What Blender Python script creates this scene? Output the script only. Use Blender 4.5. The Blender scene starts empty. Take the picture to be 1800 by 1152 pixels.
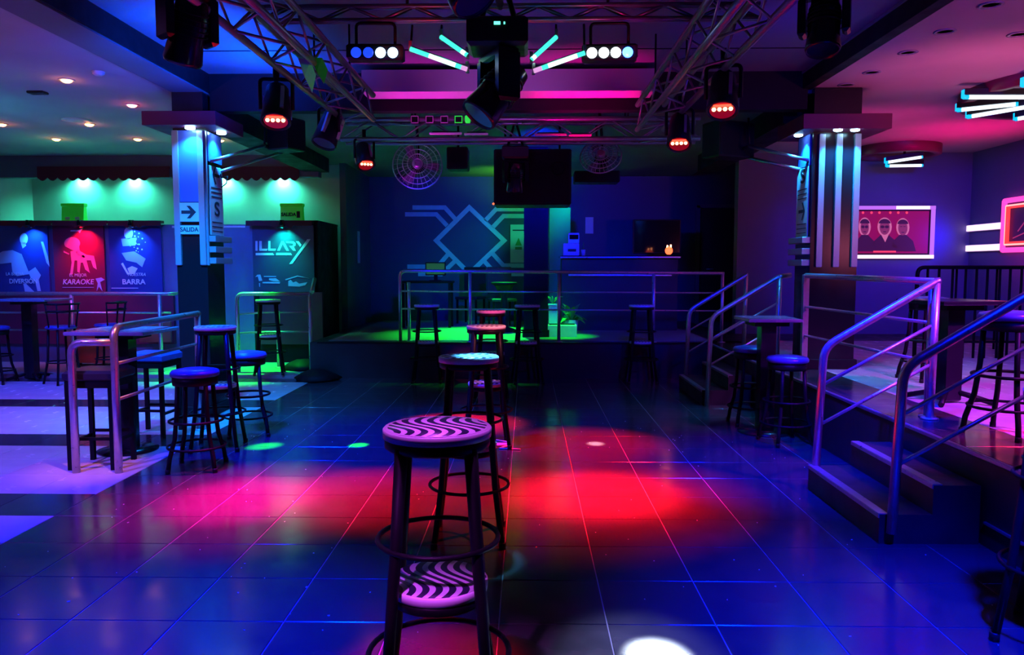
import bpy, bmesh, math, random
from mathutils import Vector, Matrix, Euler
R = math.radians
random.seed(7)
sc = bpy.context.scene
C = sc.collection

# ------------------------------------------------------------------ camera
CAMH, FPX = 1.475, 1360.0
PITCH = math.atan(105 / FPX)
YAW = math.atan(26 / FPX)
cd = bpy.data.cameras.new('camera')
cd.sensor_width = 36.0
cd.lens = FPX / 1800 * 36.0
cd.clip_start = 0.05
cam = bpy.data.objects.new('camera', cd)
C.objects.link(cam)
cam.location = (0, 0, CAMH)
cam.rotation_euler = (R(90) - PITCH, 0, YAW)
sc.camera = cam

# ------------------------------------------------------------------ world, exposure
sc.view_settings.view_transform = 'Standard'
sc.view_settings.look = 'None'
sc.view_settings.exposure = 0.15
sc.view_settings.gamma = 1.0
sc.view_settings.use_curve_mapping = False
sc.cycles.use_denoising = True
sc.cycles.max_bounces = 6
sc.cycles.diffuse_bounces = 3
sc.cycles.glossy_bounces = 3
sc.cycles.sample_clamp_indirect = 4.0
sc.cycles.caustics_reflective = False
sc.cycles.caustics_refractive = False
w = bpy.data.worlds.new('world')
sc.world = w
w.use_nodes = True
w.node_tree.nodes['Background'].inputs['Color'].default_value = (0.0, 0.0, 0.02, 1)
w.node_tree.nodes['Background'].inputs['Strength'].default_value = 0.15

# ------------------------------------------------------------------ club lamps, plus added washes and uplights without fixtures (tuned here)
def spot(name, loc, target, col, power, angle, blend=0.6, size=0.05, spec=None):
    d = bpy.data.lights.new(name, 'SPOT')
    d.color = col; d.energy = power; d.spot_size = R(angle); d.spot_blend = blend; d.shadow_soft_size = size
    if spec is not None: d.specular_factor = spec
    o = bpy.data.objects.new(name, d); C.objects.link(o)
    o.location = loc
    o.rotation_euler = (Vector(target) - Vector(loc)).to_track_quat('-Z', 'Y').to_euler()
    return o
def point(name, loc, col, power, size=0.05):
    d = bpy.data.lights.new(name, 'POINT')
    d.color = col; d.energy = power; d.shadow_soft_size = size
    o = bpy.data.objects.new(name, d); C.objects.link(o); o.location = loc
    return o
def area(name, loc, target, col, power, sx, sy):
    d = bpy.data.lights.new(name, 'AREA')
    d.shape = 'RECTANGLE'; d.size = sx; d.size_y = sy; d.color = col; d.energy = power
    o = bpy.data.objects.new(name, d); C.objects.link(o)
    o.location = loc
    o.rotation_euler = (Vector(target) - Vector(loc)).to_track_quat('-Z', 'Y').to_euler()
    return o
BLUE = (0.0, 0.006, 1.0)
VIOLET = (0.24, 0.06, 1.0)
CYAN = (0.02, 0.45, 1.0)
GREEN = (0.0, 1.0, 0.42)
PGREEN = (0.01, 1.0, 0.06)
RED = (1.0, 0.004, 0.02)
MAG = (1.0, 0.02, 0.32)
# added blue washes over the dance floor and the two sides, no fixtures
spot('added_wash', (-1.5, 1.6, 3.3), (-1.45, 2.75, 0), BLUE, 4600, 42, 1.0, 0.12)
spot('added_wash', (1.7, 1.8, 3.3), (1.65, 2.95, 0), BLUE, 5000, 46, 1.0, 0.12)
spot('added_wash', (-2.4, 2.8, 3.3), (-2.7, 4.2, 0), BLUE, 1200, 48, 1.0, 0.12)
spot('added_wash', (-2.5, 5.4, 3.3), (-1.55, 6.4, 0), BLUE, 3200, 54, 1.0, 0.12)
spot('added_wash', (1.9, 4.6, 3.3), (2.0, 5.6, 0.0), BLUE, 3200, 46, 1.0, 0.10)
spot('added_wash', (-2.7, 5.4, 3.3), (-3.3, 8.0, 0), (0.0, 0.20, 1.0), 1900, 56, 1.0, 0.12)
spot('added_wash', (2.60, 2.6, 3.15), (3.2, 6.4, 1.0), BLUE, 500, 80, 1.0, 0.12)
spot('added_wash', (4.8, 8.4, 3.1), (5.5, 12.0, 1.4), BLUE, 340, 72, 1.0, 0.12)
spot('added_wash', (4.0, 5.4, 3.0), (6.7, 8.8, 1.5), BLUE, 420, 90, 1.0, 0.12)
spot('added_wash', (-6.2, 8.4, 3.1), (-6.2, 10.4, 0.4), (0.0, 0.05, 1.0), 520, 86, 1.0, 0.12)
spot('added_wash', (-4.2, 9.2, 3.1), (-4.6, 11.6, 1.2), (0.0, 0.06, 1.0), 420, 60, 1.0, 0.12)
spot('added_wash', (0.2, 9.3, 3.0), (0.0, 14.4, 1.8), BLUE, 620, 80, 1.0, 0.12)
spot('added_wash', (-1.2, 7.0, 2.7), (-0.8, 10.35, 1.15), BLUE, 520, 32, 1.0, 0.10)
spot('added_wash', (1.5, 7.0, 2.7), (1.7, 10.35, 1.15), BLUE, 520, 34, 1.0, 0.10)
spot('added_violet', (-1.3, 7.7, 2.3), (-1.19, 8.45, 2.58), (0.8, 0.02, 0.9), 7, 50, 1.0, 0.03)  # added violet spot that colours the left fan, no lamp there
# added violet on left white tiles, wall panels and right tiles, no fixtures
spot('added_violet', (-4.2, 3.2, 3.1), (-4.5, 5.6, 0), (0.15, 0.05, 1.0), 1300, 76, 1.0, 0.10)
spot('added_violet', (-4.8, 6.4, 3.1), (-5.2, 7.9, 0), (0.13, 0.04, 1.0), 900, 76, 1.0, 0.10)
spot('added_violet', (-6.0, 9.6, 2.6), (-6.3, 11.5, 0.6), (0.7, 0.0, 1.0), 34, 80, 1.0, 0.10)
spot('red_light', (-5.6, 9.2, 2.4), (-6.2, 11.1, 0.4), (1.0, 0.10, 0.05), 60, 40, 1.0, 0.05)  # added red spot to brighten the wooden bench
spot('added_violet', (3.7, 3.4, 3.0), (3.6, 5.4, 0.48), (0.70, 0.04, 1.0), 1100, 70, 1.0, 0.10)
spot('red_light', (4.4, 3.6, 3.0), (3.05, 4.3, 0.48), RED, 900, 20, 0.5, 0.03)
spot('orange_light', (-2.2, 4.6, 3.2), (-3.2, 5.5, 0.0), (1.0, 0.22, 0.12), 300, 18, 1.0, 0.03)
# red and magenta pools from the truss heads
spot('red_light', (1.20, 5.2, 2.40), (0.48, 4.98, 0), RED, 1500, 54, 1.0, 0.05)
spot('red_light', (1.20, 5.2, 2.40), (0.48, 4.98, 0), RED, 2600, 40, 1.0, 0.05)
spot('red_light', (1.20, 5.2, 2.40), (0.48, 4.98, 0), RED, 9000, 30, 1.0, 0.05)
spot('red_light', (1.22, 6.6, 2.40), (0.50, 6.40, 0), RED, 2600, 36, 1.0, 0.05)
spot('red_light', (-1.50, 7.5, 2.45), (-0.65, 7.25, 0), RED, 9000, 27, 1.0, 0.05)
spot('red_light', (-1.70, 5.5, 2.45), (-1.80, 4.85, 0), MAG, 1800, 46, 1.0, 0.05)
spot('red_light', (-1.70, 5.5, 2.45), (-1.80, 4.85, 0), (1.0, 0.0, 0.22), 6000, 27, 1.0, 0.05)
spot('red_light', (-1.50, 5.6, 2.45), (-1.00, 4.95, 0), RED, 3200, 34, 1.0, 0.05)
spot('red_light', (-0.6, 4.0, 3.0), (-0.35, 2.75, 0), RED, 2200, 14, 1.0, 0.05)
# small green laser dots
spot('green_light', (-0.6, 7.9, 2.9), (-1.40, 6.33, 0), PGREEN, 26000, 3.0, 1.0, 0.01)
spot('green_light', (-0.6, 7.9, 2.9), (-2.17, 6.28, 0), PGREEN, 22000, 4.4, 1.0, 0.01)
spot('white_light', (0.52, 5.0, 2.75), (0.58, 6.42, 0), (1.0, 0.35, 0.45), 14000, 3.0, 0.9, 0.02)
spot('added_violet', (-0.9, 0.2, 2.6), (-0.255, 2.26, 0.50), (0.62, 0.07, 1.0), 420, 9, 0.6, 0.05)  # added violet spot from the front for the near stool's shelf
# white pool near the lens and white on the second stool
spot('white_light', (0.52, 5.0, 2.75), (0.50, 2.83, 0), (0.75, 0.88, 1.0), 80000, 4.6, 1.0, 0.03)
spot('white_light', (0.52, 5.0, 2.75), (0.42, 2.80, 0), (0.40, 0.42, 1.0), 1700, 13, 1.0, 0.05)
spot('white_light', (-0.28, 4.6, 2.3), (-0.26, 4.15, 1.0), (0.08, 0.5, 1.0), 1100, 12, 0.8, 0.03)
spot('added_violet', (-0.30, 2.0, 3.3), (-0.27, 2.29, 0.8), (0.62, 0.07, 1.0), 420, 11, 0.6, 0.08)  # added violet spot over the nearest stool, no fixture
spot('red_light', (0.6, 5.3, 2.7), (-0.34, 6.35, 0.9), (1.0, 0.22, 0.3), 360, 14, 0.7, 0.04)
spot('red_light', (0.6, 5.3, 2.7), (-0.36, 8.6, 0.95), (1.0, 0.08, 0.3), 700, 7, 0.7, 0.04)
# added blue spots aimed up at the central ceiling, no lamp bodies
spot('added_blue_uplight', (-2.45, 5.9, 2.75), (-2.6, 6.2, 3.41), (0.0, 0.06, 1.0), 240, 140, 1.0, 0.1)
spot('added_blue_uplight', (-2.3, 6.9, 2.75), (-2.5, 7.1, 3.41), (0.0, 0.06, 1.0), 240, 140, 1.0, 0.1)
spot('added_blue_uplight', (1.9, 5.9, 2.6), (2.0, 6.4, 3.41), BLUE, 16, 140, 1.0, 0.1)
spot('added_blue_uplight', (-0.2, 5.4, 2.6), (-0.2, 6.2, 3.41), BLUE, 14, 140, 1.0, 0.1)
# added spots: magenta under the cross beam, red on the front cross truss
spot('added_magenta_uplight', (0.55, 7.42, 1.9), (0.55, 7.50, 3.11), (1.0, 0.0, 0.34), 220, 66, 1.0, 0.05)
spot('added_magenta_uplight', (-1.0, 7.42, 1.9), (-1.0, 7.50, 3.11), (0.8, 0.02, 0.6), 120, 66, 1.0, 0.05)
spot('added_magenta_uplight', (-0.2, 6.2, 2.3), (-0.2, 7.32, 3.20), (0.5, 0.10, 0.7), 50, 70, 1.0, 0.05)
spot('added_red_uplight', (-0.8, 4.80, 2.72), (-0.8, 5.0, 3.08), RED, 3, 90, 1.0, 0.03)
spot('added_red_uplight', (0.6, 4.80, 2.72), (0.6, 5.0, 3.08), (1.0, 0.0, 0.12), 3, 90, 1.0, 0.03)
# added uplights that colour the ceilings of the two sides, no fixtures
spot('added_mauve_uplight', (-5.6, 1.6, 1.7), (-5.2, 3.6, 3.2), (1.0, 0.26, 0.16), 270, 76, 1.0, 0.2)
spot('added_blue_uplight', (-5.4, 6.2, 2.2), (-5.3, 6.8, 3.2), (0.0, 0.20, 0.6), 34, 110, 1.0, 0.2)
spot('added_teal_uplight', (-6.2, 7.6, 2.1), (-6.0, 8.2, 3.2), (0.0, 0.45, 0.55), 44, 110, 1.0, 0.2)
spot('added_green_uplight', (-6.4, 10.6, 2.4), (-6.4, 10.6, 3.2), (0.0, 1.0, 0.42), 7, 130, 1.0, 0.2)
spot('added_green_uplight', (-4.2, 10.4, 2.4), (-4.4, 10.2, 3.2), (0.0, 1.0, 0.36), 7, 130, 1.0, 0.2)
spot('added_magenta_uplight', (5.2, 2.4, 1.7), (4.8, 4.6, 3.2), (1.0, 0.16, 0.32), 300, 84, 1.0, 0.2)
spot('added_magenta_uplight', (4.0, 6.0, 1.3), (3.9, 6.8, 3.2), (1.0, 0.12, 0.36), 130, 70, 1.0, 0.2)
spot('added_magenta_uplight', (4.2, 8.8, 1.5), (4.1, 9.4, 3.2), (1.0, 0.03, 0.30), 80, 80, 1.0, 0.2)
spot('added_red_uplight', (5.6, 9.6, 1.9), (5.5, 10.0, 3.2), (1.0, 0.0, 0.20), 110, 90, 1.0, 0.1)
# stage
spot('stage_green_light', (-0.3, 12.4, 2.9), (-0.6, 11.7, 0.48), PGREEN, 1700, 66, 0.8, 0.05)
spot('stage_green_light', (-4.0, 10.7, 2.9), (-4.1, 10.55, 0.05), PGREEN, 1900, 50, 0.8, 0.05)
spot('added_stage_uplight', (-0.3, 13.4, 2.4), (-0.3, 13.7, 3.1), (0.12, 1.0, 0.0), 60, 130, 1.0, 0.1)  # added spot that greens the stage ceiling, no fixture
spot('stage_teal_light', (0.9, 12.6, 2.9), (-0.3, 14.4, 1.6), (0.0, 0.9, 0.45), 110, 60, 1.0, 0.1)

# ------------------------------------------------------------------ pixel helpers (1800 x 1152)
_q = Euler((R(90) - PITCH, 0, YAW)).to_matrix()
def ray(x, y):
    return _q @ Vector(((x - 900) / FPX, -(y - 576) / FPX, -1))
def at(x, y, Y):
    d = ray(x, y); return Vector((0, 0, CAMH)) + d * (Y / d.y)
def atx(x, y, X):
    d = ray(x, y); return Vector((0, 0, CAMH)) + d * (X / d.x)
def flr(x, y, z=0.0):
    d = ray(x, y); return Vector((0, 0, CAMH)) + d * ((z - CAMH) / d.z)

# ------------------------------------------------------------------ materials
def mat(name, col, rough=0.5, metal=0.0, emit=None, strength=0.0, var=0.0, scale=8.0, bump=0.0, spec=0.5):
    m = bpy.data.materials.new(name); m.use_nodes = True
    nt = m.node_tree; b = nt.nodes['Principled BSDF']
    b.inputs['Base Color'].default_value = (*col, 1)
    b.inputs['Roughness'].default_value = rough
    b.inputs['Metallic'].default_value = metal
    b.inputs['Specular IOR Level'].default_value = spec
    if emit:
        b.inputs['Emission Color'].default_value = (*emit, 1)
        b.inputs['Emission Strength'].default_value = strength
    if var > 0 or bump > 0:
        tc = nt.nodes.new('ShaderNodeTexCoord')
        n = nt.nodes.new('ShaderNodeTexNoise')
        n.inputs['Scale'].default_value = scale; n.inputs['Detail'].default_value = 5
        nt.links.new(tc.outputs['Object'], n.inputs['Vector'])
        if var > 0:
            r = nt.nodes.new('ShaderNodeMapRange')
            r.inputs['To Min'].default_value = max(0.02, rough - var); r.inputs['To Max'].default_value = min(1, rough + var)
            r.inputs['From Min'].default_value = 0.3; r.inputs['From Max'].default_value = 0.7
            nt.links.new(n.outputs['Fac'], r.inputs['Value']); nt.links.new(r.outputs['Result'], b.inputs['Roughness'])
            mx = nt.nodes.new('ShaderNodeMix'); mx.data_type = 'RGBA'
            mx.inputs[6].default_value = (*[c * 0.8 for c in col], 1); mx.inputs[7].default_value = (*[min(1, c * 1.15) for c in col], 1)
            nt.links.new(n.outputs['Fac'], mx.inputs[0]); nt.links.new(mx.outputs[2], b.inputs['Base Color'])
        if bump > 0:
            bp = nt.nodes.new('ShaderNodeBump'); bp.inputs['Strength'].default_value = bump; bp.inputs['Distance'].default_value = 0.01
            nt.links.new(n.outputs['Fac'], bp.inputs['Height']); nt.links.new(bp.outputs['Normal'], b.inputs['Normal'])
    return m

M = {}
M['tile_black'] = mat('black_tile', (0.04, 0.04, 0.044), 0.17, var=0.05, scale=5, spec=0.5)
M['tile_white'] = mat('white_tile', (0.50, 0.50, 0.50), 0.26, var=0.02, scale=4, spec=0.3)
M['grout'] = mat('grout', (0.22, 0.21, 0.21), 0.8)
M['grout_light'] = mat('grout_light', (0.30, 0.30, 0.30), 0.8)
M['ceil_white'] = mat('ceiling_white', (0.42, 0.41, 0.40), 0.8, var=0.05, scale=2)
M['ceil_dark'] = mat('ceiling_dark', (0.14, 0.14, 0.16), 0.6, var=0.08, scale=2)
M['black_paint'] = mat('black_paint', (0.008, 0.008, 0.010), 0.6, var=0.1, scale=6, spec=0.15)
M['wall_dark'] = mat('wall_dark', (0.10, 0.11, 0.14), 0.6, var=0.08, scale=3)
M['wall_blue'] = mat('wall_blue', (0.14, 0.16, 0.26), 0.6, var=0.08, scale=3)
M['wall_navy'] = mat('wall_navy', (0.06, 0.065, 0.13), 0.6, var=0.08, scale=3)
M['wall_green'] = mat('wall_pale', (0.5, 0.5, 0.48), 0.75, var=0.05, scale=3)
M['burgundy'] = mat('burgundy_paint', (0.13, 0.010, 0.04), 0.5, var=0.08, scale=5)
M['fabric_red'] = mat('burgundy_canvas', (0.10, 0.012, 0.02), 0.85, bump=0.2, scale=60)
M['wood'] = mat('brown_wood', (0.28, 0.10, 0.05), 0.5, var=0.1, scale=9)
M['carpet'] = mat('grey_carpet', (0.20, 0.22, 0.20), 0.95, bump=0.3, scale=120)
M['stage_black'] = mat('stage_black', (0.02, 0.02, 0.022), 0.45, var=0.1, scale=6)
M['steel'] = mat('brushed_steel', (0.62, 0.62, 0.64), 0.32, 0.85, var=0.05, scale=30)
M['strip_steel'] = mat('satin_strip_steel', (0.36, 0.38, 0.42), 0.30, 0.3)
M['chrome'] = mat('polished_steel', (0.75, 0.75, 0.78), 0.16, 1.0)
M['black_metal'] = mat('black_metal', (0.005, 0.005, 0.007), 0.45, 0.0, var=0.08, scale=12, spec=0.14)
M['black_gloss'] = mat('black_gloss', (0.010, 0.010, 0.013), 0.2, spec=0.35)
M['black_plastic'] = mat('black_plastic', (0.008, 0.008, 0.010), 0.45, var=0.08, scale=20, spec=0.3)
M['truss'] = mat('truss_aluminium', (0.26, 0.26, 0.29), 0.36, 0.75, var=0.06, scale=25)
M['vinyl'] = mat('blue_vinyl', (0.05, 0.06, 0.30), 0.28, bump=0.05, scale=60)
M['vinyl_black'] = mat('black_vinyl', (0.02, 0.02, 0.03), 0.35, bump=0.05, scale=60)
M['white_plastic'] = mat('white_plastic', (0.7, 0.7, 0.7), 0.4, var=0.05)
M['cream'] = mat('cream_print', (0.75, 0.74, 0.70), 0.5)
M['laminate'] = mat('table_laminate', (0.22, 0.22, 0.30), 0.22, var=0.06, scale=14)
M['blue_panel'] = mat('blue_acrylic', (0.10, 0.16, 0.62), 0.18)
M['sign'] = mat('sign_white', (0.62, 0.66, 0.62), 0.45)
M['ink'] = mat('ink_black', (0.02, 0.02, 0.03), 0.6)
M['teal_paint'] = mat('teal_paint', (0.45, 0.72, 0.72), 0.6, var=0.05)
M['poster_blue'] = mat('poster_blue', (0.03, 0.045, 0.24), 0.35, var=0.06, scale=3)
M['poster_red'] = mat('poster_red', (0.19, 0.012, 0.05), 0.35, var=0.06, scale=3)
M['poster_dark'] = mat('poster_dark', (0.05, 0.06, 0.12), 0.35, var=0.06, scale=3)
M['print_light'] = mat('print_light', (0.75, 0.75, 0.8), 0.4)
M['print_mid'] = mat('print_mid', (0.42, 0.50, 0.72), 0.4)
M['print_pink'] = mat('print_pink', (0.75, 0.20, 0.38), 0.4)
M['emer_green'] = mat('emergency_green', (0.15, 0.75, 0.10), 0.4, emit=(0.0, 0.22, 0.0), strength=0.4)
M['leaf'] = mat('leaf_green', (0.08, 0.30, 0.06), 0.5, var=0.1, scale=12)
M['terracotta'] = mat('planter', (0.5, 0.5, 0.48), 0.6)
M['glass_dark'] = mat('dark_glass', (0.01, 0.01, 0.012), 0.08)
M['fan_blade'] = mat('fan_blade', (0.25, 0.25, 0.28), 0.4)
M['paper'] = mat('paper', (0.7, 0.7, 0.68), 0.7)
def em(name, col, s): M[name] = mat(name, (0.02, 0.02, 0.02), 0.4, emit=col, strength=s)
em('led_white', (0.85, 0.90, 1.0), 5)
em('led_blue', (0.03, 0.12, 1.0), 12)
em('led_bluewhite', (0.40, 0.60, 1.0), 5)
em('led_dimblue', (0.01, 0.05, 1.0), 1.4)
em('led_red', (1.0, 0.02, 0.01), 9)
em('led_reddim', (0.35, 0.0, 0.004), 0.6)
em('led_redhot', (1.0, 0.30, 0.12), 14)
em('led_warm', (1.0, 0.42, 0.12), 12)
em('led_pinkwarm', (1.0, 0.20, 0.16), 12)
em('led_cyan', (0.05, 0.95, 0.62), 1.3)
em('led_cyanhot', (0.55, 1.0, 0.80), 2.0)
em('led_pink', (0.75, 0.35, 0.75), 1.0)
em('led_bar', (1.0, 0.62, 1.0), 1.5)
em('led_violet', (0.50, 0.14, 0.85), 1.0)
em('neon_red', (1.0, 0.035, 0.04), 1.5)
em('neon_hot', (1.0, 0.45, 0.40), 1.4)
em('neon_pink', (1.0, 0.05, 0.42), 1.5)
em('led_tube_white', (0.70, 0.86, 1.0), 2.2)
em('led_tube_cyan', (0.0, 0.50, 1.0), 1.2)
em('led_green', (0.03, 0.9, 0.08), 0.7)
em('led_mint', (0.1, 1.0, 0.6), 2.5)
em('lamp_green', (0.4, 1.0, 0.75), 9)
em('lamp_orange', (1.0, 0.10, 0.03), 3)
em('lamp_cyan', (0.35, 0.75, 1.0), 25)
em('screen_green', (0.02, 0.14, 0.04), 0.5)
em('dot_red', (1.0, 0.05, 0.08), 6)
em('dot_yellow', (1.0, 0.9, 0.2), 4)

def wave_mat():
    m = bpy.data.materials.new('wavy_print'); m.use_nodes = True
    nt = m.node_tree; L = nt.links; b = nt.nodes['Principled BSDF']
    b.inputs['Roughness'].default_value = 0.35
    tc = nt.nodes.new('ShaderNodeTexCoord'); sp = nt.nodes.new('ShaderNodeSeparateXYZ')
    L.new(tc.outputs['Object'], sp.inputs[0])
    def mth(op, a, bb=None):
        n = nt.nodes.new('ShaderNodeMath'); n.operation = op
        for i, v in enumerate((a, bb)):
            if v is None: continue
            if isinstance(v, (int, float)): n.inputs[i].default_value = v
            else: L.new(v, n.inputs[i])
        return n.outputs[0]
    x, y = sp.outputs['X'], sp.outputs['Y']
    s = mth('MULTIPLY', mth('SINE', mth('MULTIPLY', y, 22.0)), 0.036)
    u = mth('ADD', mth('ADD', x, s), mth('MULTIPLY', y, 0.25))
    st = mth('GREATER_THAN', mth('SINE', mth('MULTIPLY', u, 160.0)), 0.12)
    r2 = mth('ADD', mth('MULTIPLY', x, x), mth('MULTIPLY', y, y))
    rim = mth('GREATER_THAN', r2, 0.148 ** 2)
    f = mth('MAXIMUM', st, rim)
    mx = nt.nodes.new('ShaderNodeMix'); mx.data_type = 'RGBA'
    mx.inputs[6].default_value = (0.02, 0.02, 0.05, 1); mx.inputs[7].default_value = (0.74, 0.72, 0.74, 1)
    L.new(f, mx.inputs[0]); L.new(mx.outputs[2], b.inputs['Base Color'])
    return m
M['wave'] = wave_mat()
M['rim'] = mat('seat_rim', (0.70, 0.68, 0.70), 0.4)

# ------------------------------------------------------------------ mesh builder
class MB:
    def __init__(s): s.v, s.f, s.sm = [], [], []
    def add(s, vs, fs, smooth=False, mx=None):
        o = len(s.v)
        s.v += [tuple(mx @ Vector(p)) if mx else tuple(p) for p in vs]
        s.f += [tuple(i + o for i in f) for f in fs]
        s.sm += [smooth] * len(fs)
        return s
    def box(s, c, d, mx=None, bev=0.0):
        x, y, z = c; a, b, e = d[0] / 2, d[1] / 2, d[2] / 2
        if bev > 0:
            k = min(bev, a * .9, b * .9, e * .9)
            vs = []
            for sz, t in ((-1, 1), (-1, 0), (1, 0), (1, 1)):
                kk = k if t else 0
                zz = sz * e if t else sz * (e - k)
                for sx, sy in ((-1, -1), (1, -1), (1, 1), (-1, 1)):
                    vs.append((x + sx * (a - kk), y + sy * (b - kk), z + zz))
            fs = [(3, 2, 1, 0), (12, 13, 14, 15)]
            for l in range(3):
                for i in range(4):
                    j = (i + 1) % 4
                    fs.append((l * 4 + i, l * 4 + j, l * 4 + 4 + j, l * 4 + 4 + i))
            return s.add(vs, fs, False, mx)
        vs = [(x + i * a, y + j * b, z + k * e) for k in (-1, 1) for (i, j) in ((-1, -1), (1, -1), (1, 1), (-1, 1))]
        return s.add(vs, [(3, 2, 1, 0), (4, 5, 6, 7), (0, 1, 5, 4), (1, 2, 6, 5), (2, 3, 7, 6), (3, 0, 4, 7)], False, mx)
    def lathe(s, prof, n=24, c=(0, 0, 0), mx=None, smooth=True, caps=True):
        vs, fs = [], []
        for r, z in prof:
            for i in range(n):
                a = 2 * math.pi * i / n
                vs.append((c[0] + r * math.cos(a), c[1] + r * math.sin(a), c[2] + z))
        for l in range(len(prof) - 1):
            for i in range(n):
                j = (i + 1) % n
                fs.append((l * n + i, l * n + j, (l + 1) * n + j, (l + 1) * n + i))
        s.add(vs, fs, smooth, mx)
        if caps:
            k = len(prof) - 1
            o = len(s.v) - len(vs)
            s.f.append(tuple(o + i for i in reversed(range(n)))); s.sm.append(False)
            s.f.append(tuple(o + k * n + i for i in range(n))); s.sm.append(False)
        return s
    def tube(s, pts, r, n=10, closed=False, mx=None):
        P = [Vector(p) for p in pts]; m = len(P)
        rr = r if isinstance(r, (list, tuple)) else [r] * m
        T = []
        for i in range(m):
            if closed: t = P[(i + 1) % m] - P[i - 1]
            elif i == 0: t = P[1] - P[0]
            elif i == m - 1: t = P[-1] - P[-2]
            else: t = (P[i + 1] - P[i]).normalized() + (P[i] - P[i - 1]).normalized()
            T.append(t.normalized())
        u = T[0].cross(Vector((0, 0, 1)))
        if u.length < 1e-3: u = T[0].cross(Vector((1, 0, 0)))
        u.normalize(); vs, fs = [], []
        for i in range(m):
            u = (u - T[i] * u.dot(T[i])).normalized(); v = T[i].cross(u)
            k = 1.0
            if 0 < i < m - 1 and not closed:
                cs = (P[i + 1] - P[i]).normalized().dot((P[i] - P[i - 1]).normalized())
                k = 1.0 / max(0.6, math.sqrt((1 + cs) / 2))
            for j in range(n):
                a = 2 * math.pi * j / n
                vs.append(P[i] + (u * math.cos(a) + v * math.sin(a)) * rr[i] * (k if k < 1.15 else 1.15))
        for i in range(m if closed else m - 1):
            q = (i + 1) % m
            for j in range(n):
                l = (j + 1) % n
                fs.append((i * n + j, i * n + l, q * n + l, q * n + j))
        s.add(vs, fs, True, mx)
        if not closed:
            o = len(s.v) - len(vs)
            s.f.append(tuple(o + j for j in reversed(range(n)))); s.sm.append(False)
            s.f.append(tuple(o + (m - 1) * n + j for j in range(n))); s.sm.append(False)
        return s
    def ring(s, c, R_, r, n=36, k=8, axis='z', mx=None):
        pts = []
        for i in range(n):
            a = 2 * math.pi * i / n
            if axis == 'z': pts.append((c[0] + R_ * math.cos(a), c[1] + R_ * math.sin(a), c[2]))
            elif axis == 'y': pts.append((c[0] + R_ * math.cos(a), c[1], c[2] + R_ * math.sin(a)))
            else: pts.append((c[0], c[1] + R_ * math.cos(a), c[2] + R_ * math.sin(a)))
        return s.tube(pts, r, k, True, mx)
    def sphere(s, c, r, n=16, m=8, sc_=(1, 1, 1), mx=None):
        vs = [(c[0], c[1], c[2] - r * sc_[2])]; fs = []
        for i in range(1, m):
            a = math.pi * i / m
            for j in range(n):
                b = 2 * math.pi * j / n
                vs.append((c[0] + r * math.sin(a) * math.cos(b) * sc_[0], c[1] + r * math.sin(a) * math.sin(b) * sc_[1], c[2] - r * math.cos(a) * sc_[2]))
        vs.append((c[0], c[1], c[2] + r * sc_[2])); e = len(vs) - 1
        for j in range(n):
            l = (j + 1) % n
            fs.append((0, 1 + l, 1 + j)); fs.append((e, e - n + j, e - n + l))
            for i in range(m - 2):
                fs.append((1 + i * n + j, 1 + i * n + l, 1 + (i + 1) * n + l, 1 + (i + 1) * n + j))
        return s.add(vs, fs, True, mx)
    def slab(s, poly, d):
        """polygon of 3-D points extruded by vector d"""
        P = [Vector(p) for p in poly]; D = Vector(d); n = len(P)
        vs = P + [p + D for p in P]
        fs = [tuple(reversed(range(n))), tuple(range(n, 2 * n))] + [(i, (i + 1) % n, n + (i + 1) % n, n + i) for i in range(n)]
        return s.add(vs, fs)
    def shift(s, d):
        s.v = [(a + d[0], b + d[1], c + d[2]) for a, b, c in s.v]; return s
    def build(s, name, m, parent=None, world=False):
        off = Vector((0, 0, 0))
        if world and parent is not None:
            p = parent
            while p is not None: off += p.location; p = p.parent
        me = bpy.data.meshes.new(name)
        me.from_pydata([Vector(v) - off for v in s.v], [], s.f)
        me.polygons.foreach_set('use_smooth', s.sm)
        me.materials.append(M[m] if isinstance(m, str) else m)
        bm = bmesh.new(); bm.from_mesh(me); bmesh.ops.recalc_face_normals(bm, faces=bm.faces); bm.to_mesh(me); bm.free()
        me.update()
        o = bpy.data.objects.new(name, me); C.objects.link(o)
        if parent is not None: o.parent = parent
        return o

def fillet(pts, rad, n=5):
    P = [Vector(p) for p in pts]; out = [P[0]]
    for i in range(1, len(P) - 1):
        a = (P[i - 1] - P[i]); b = (P[i + 1] - P[i])
        r = min(rad, a.length * .45, b.length * .45)
        A = P[i] + a.normalized() * r; B = P[i] + b.normalized() * r
        for k in range(n + 1):
            t = k / n
            out.append(A * (1 - t) ** 2 + P[i] * 2 * t * (1 - t) + B * t * t)
    out.append(P[-1]); return out

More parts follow.
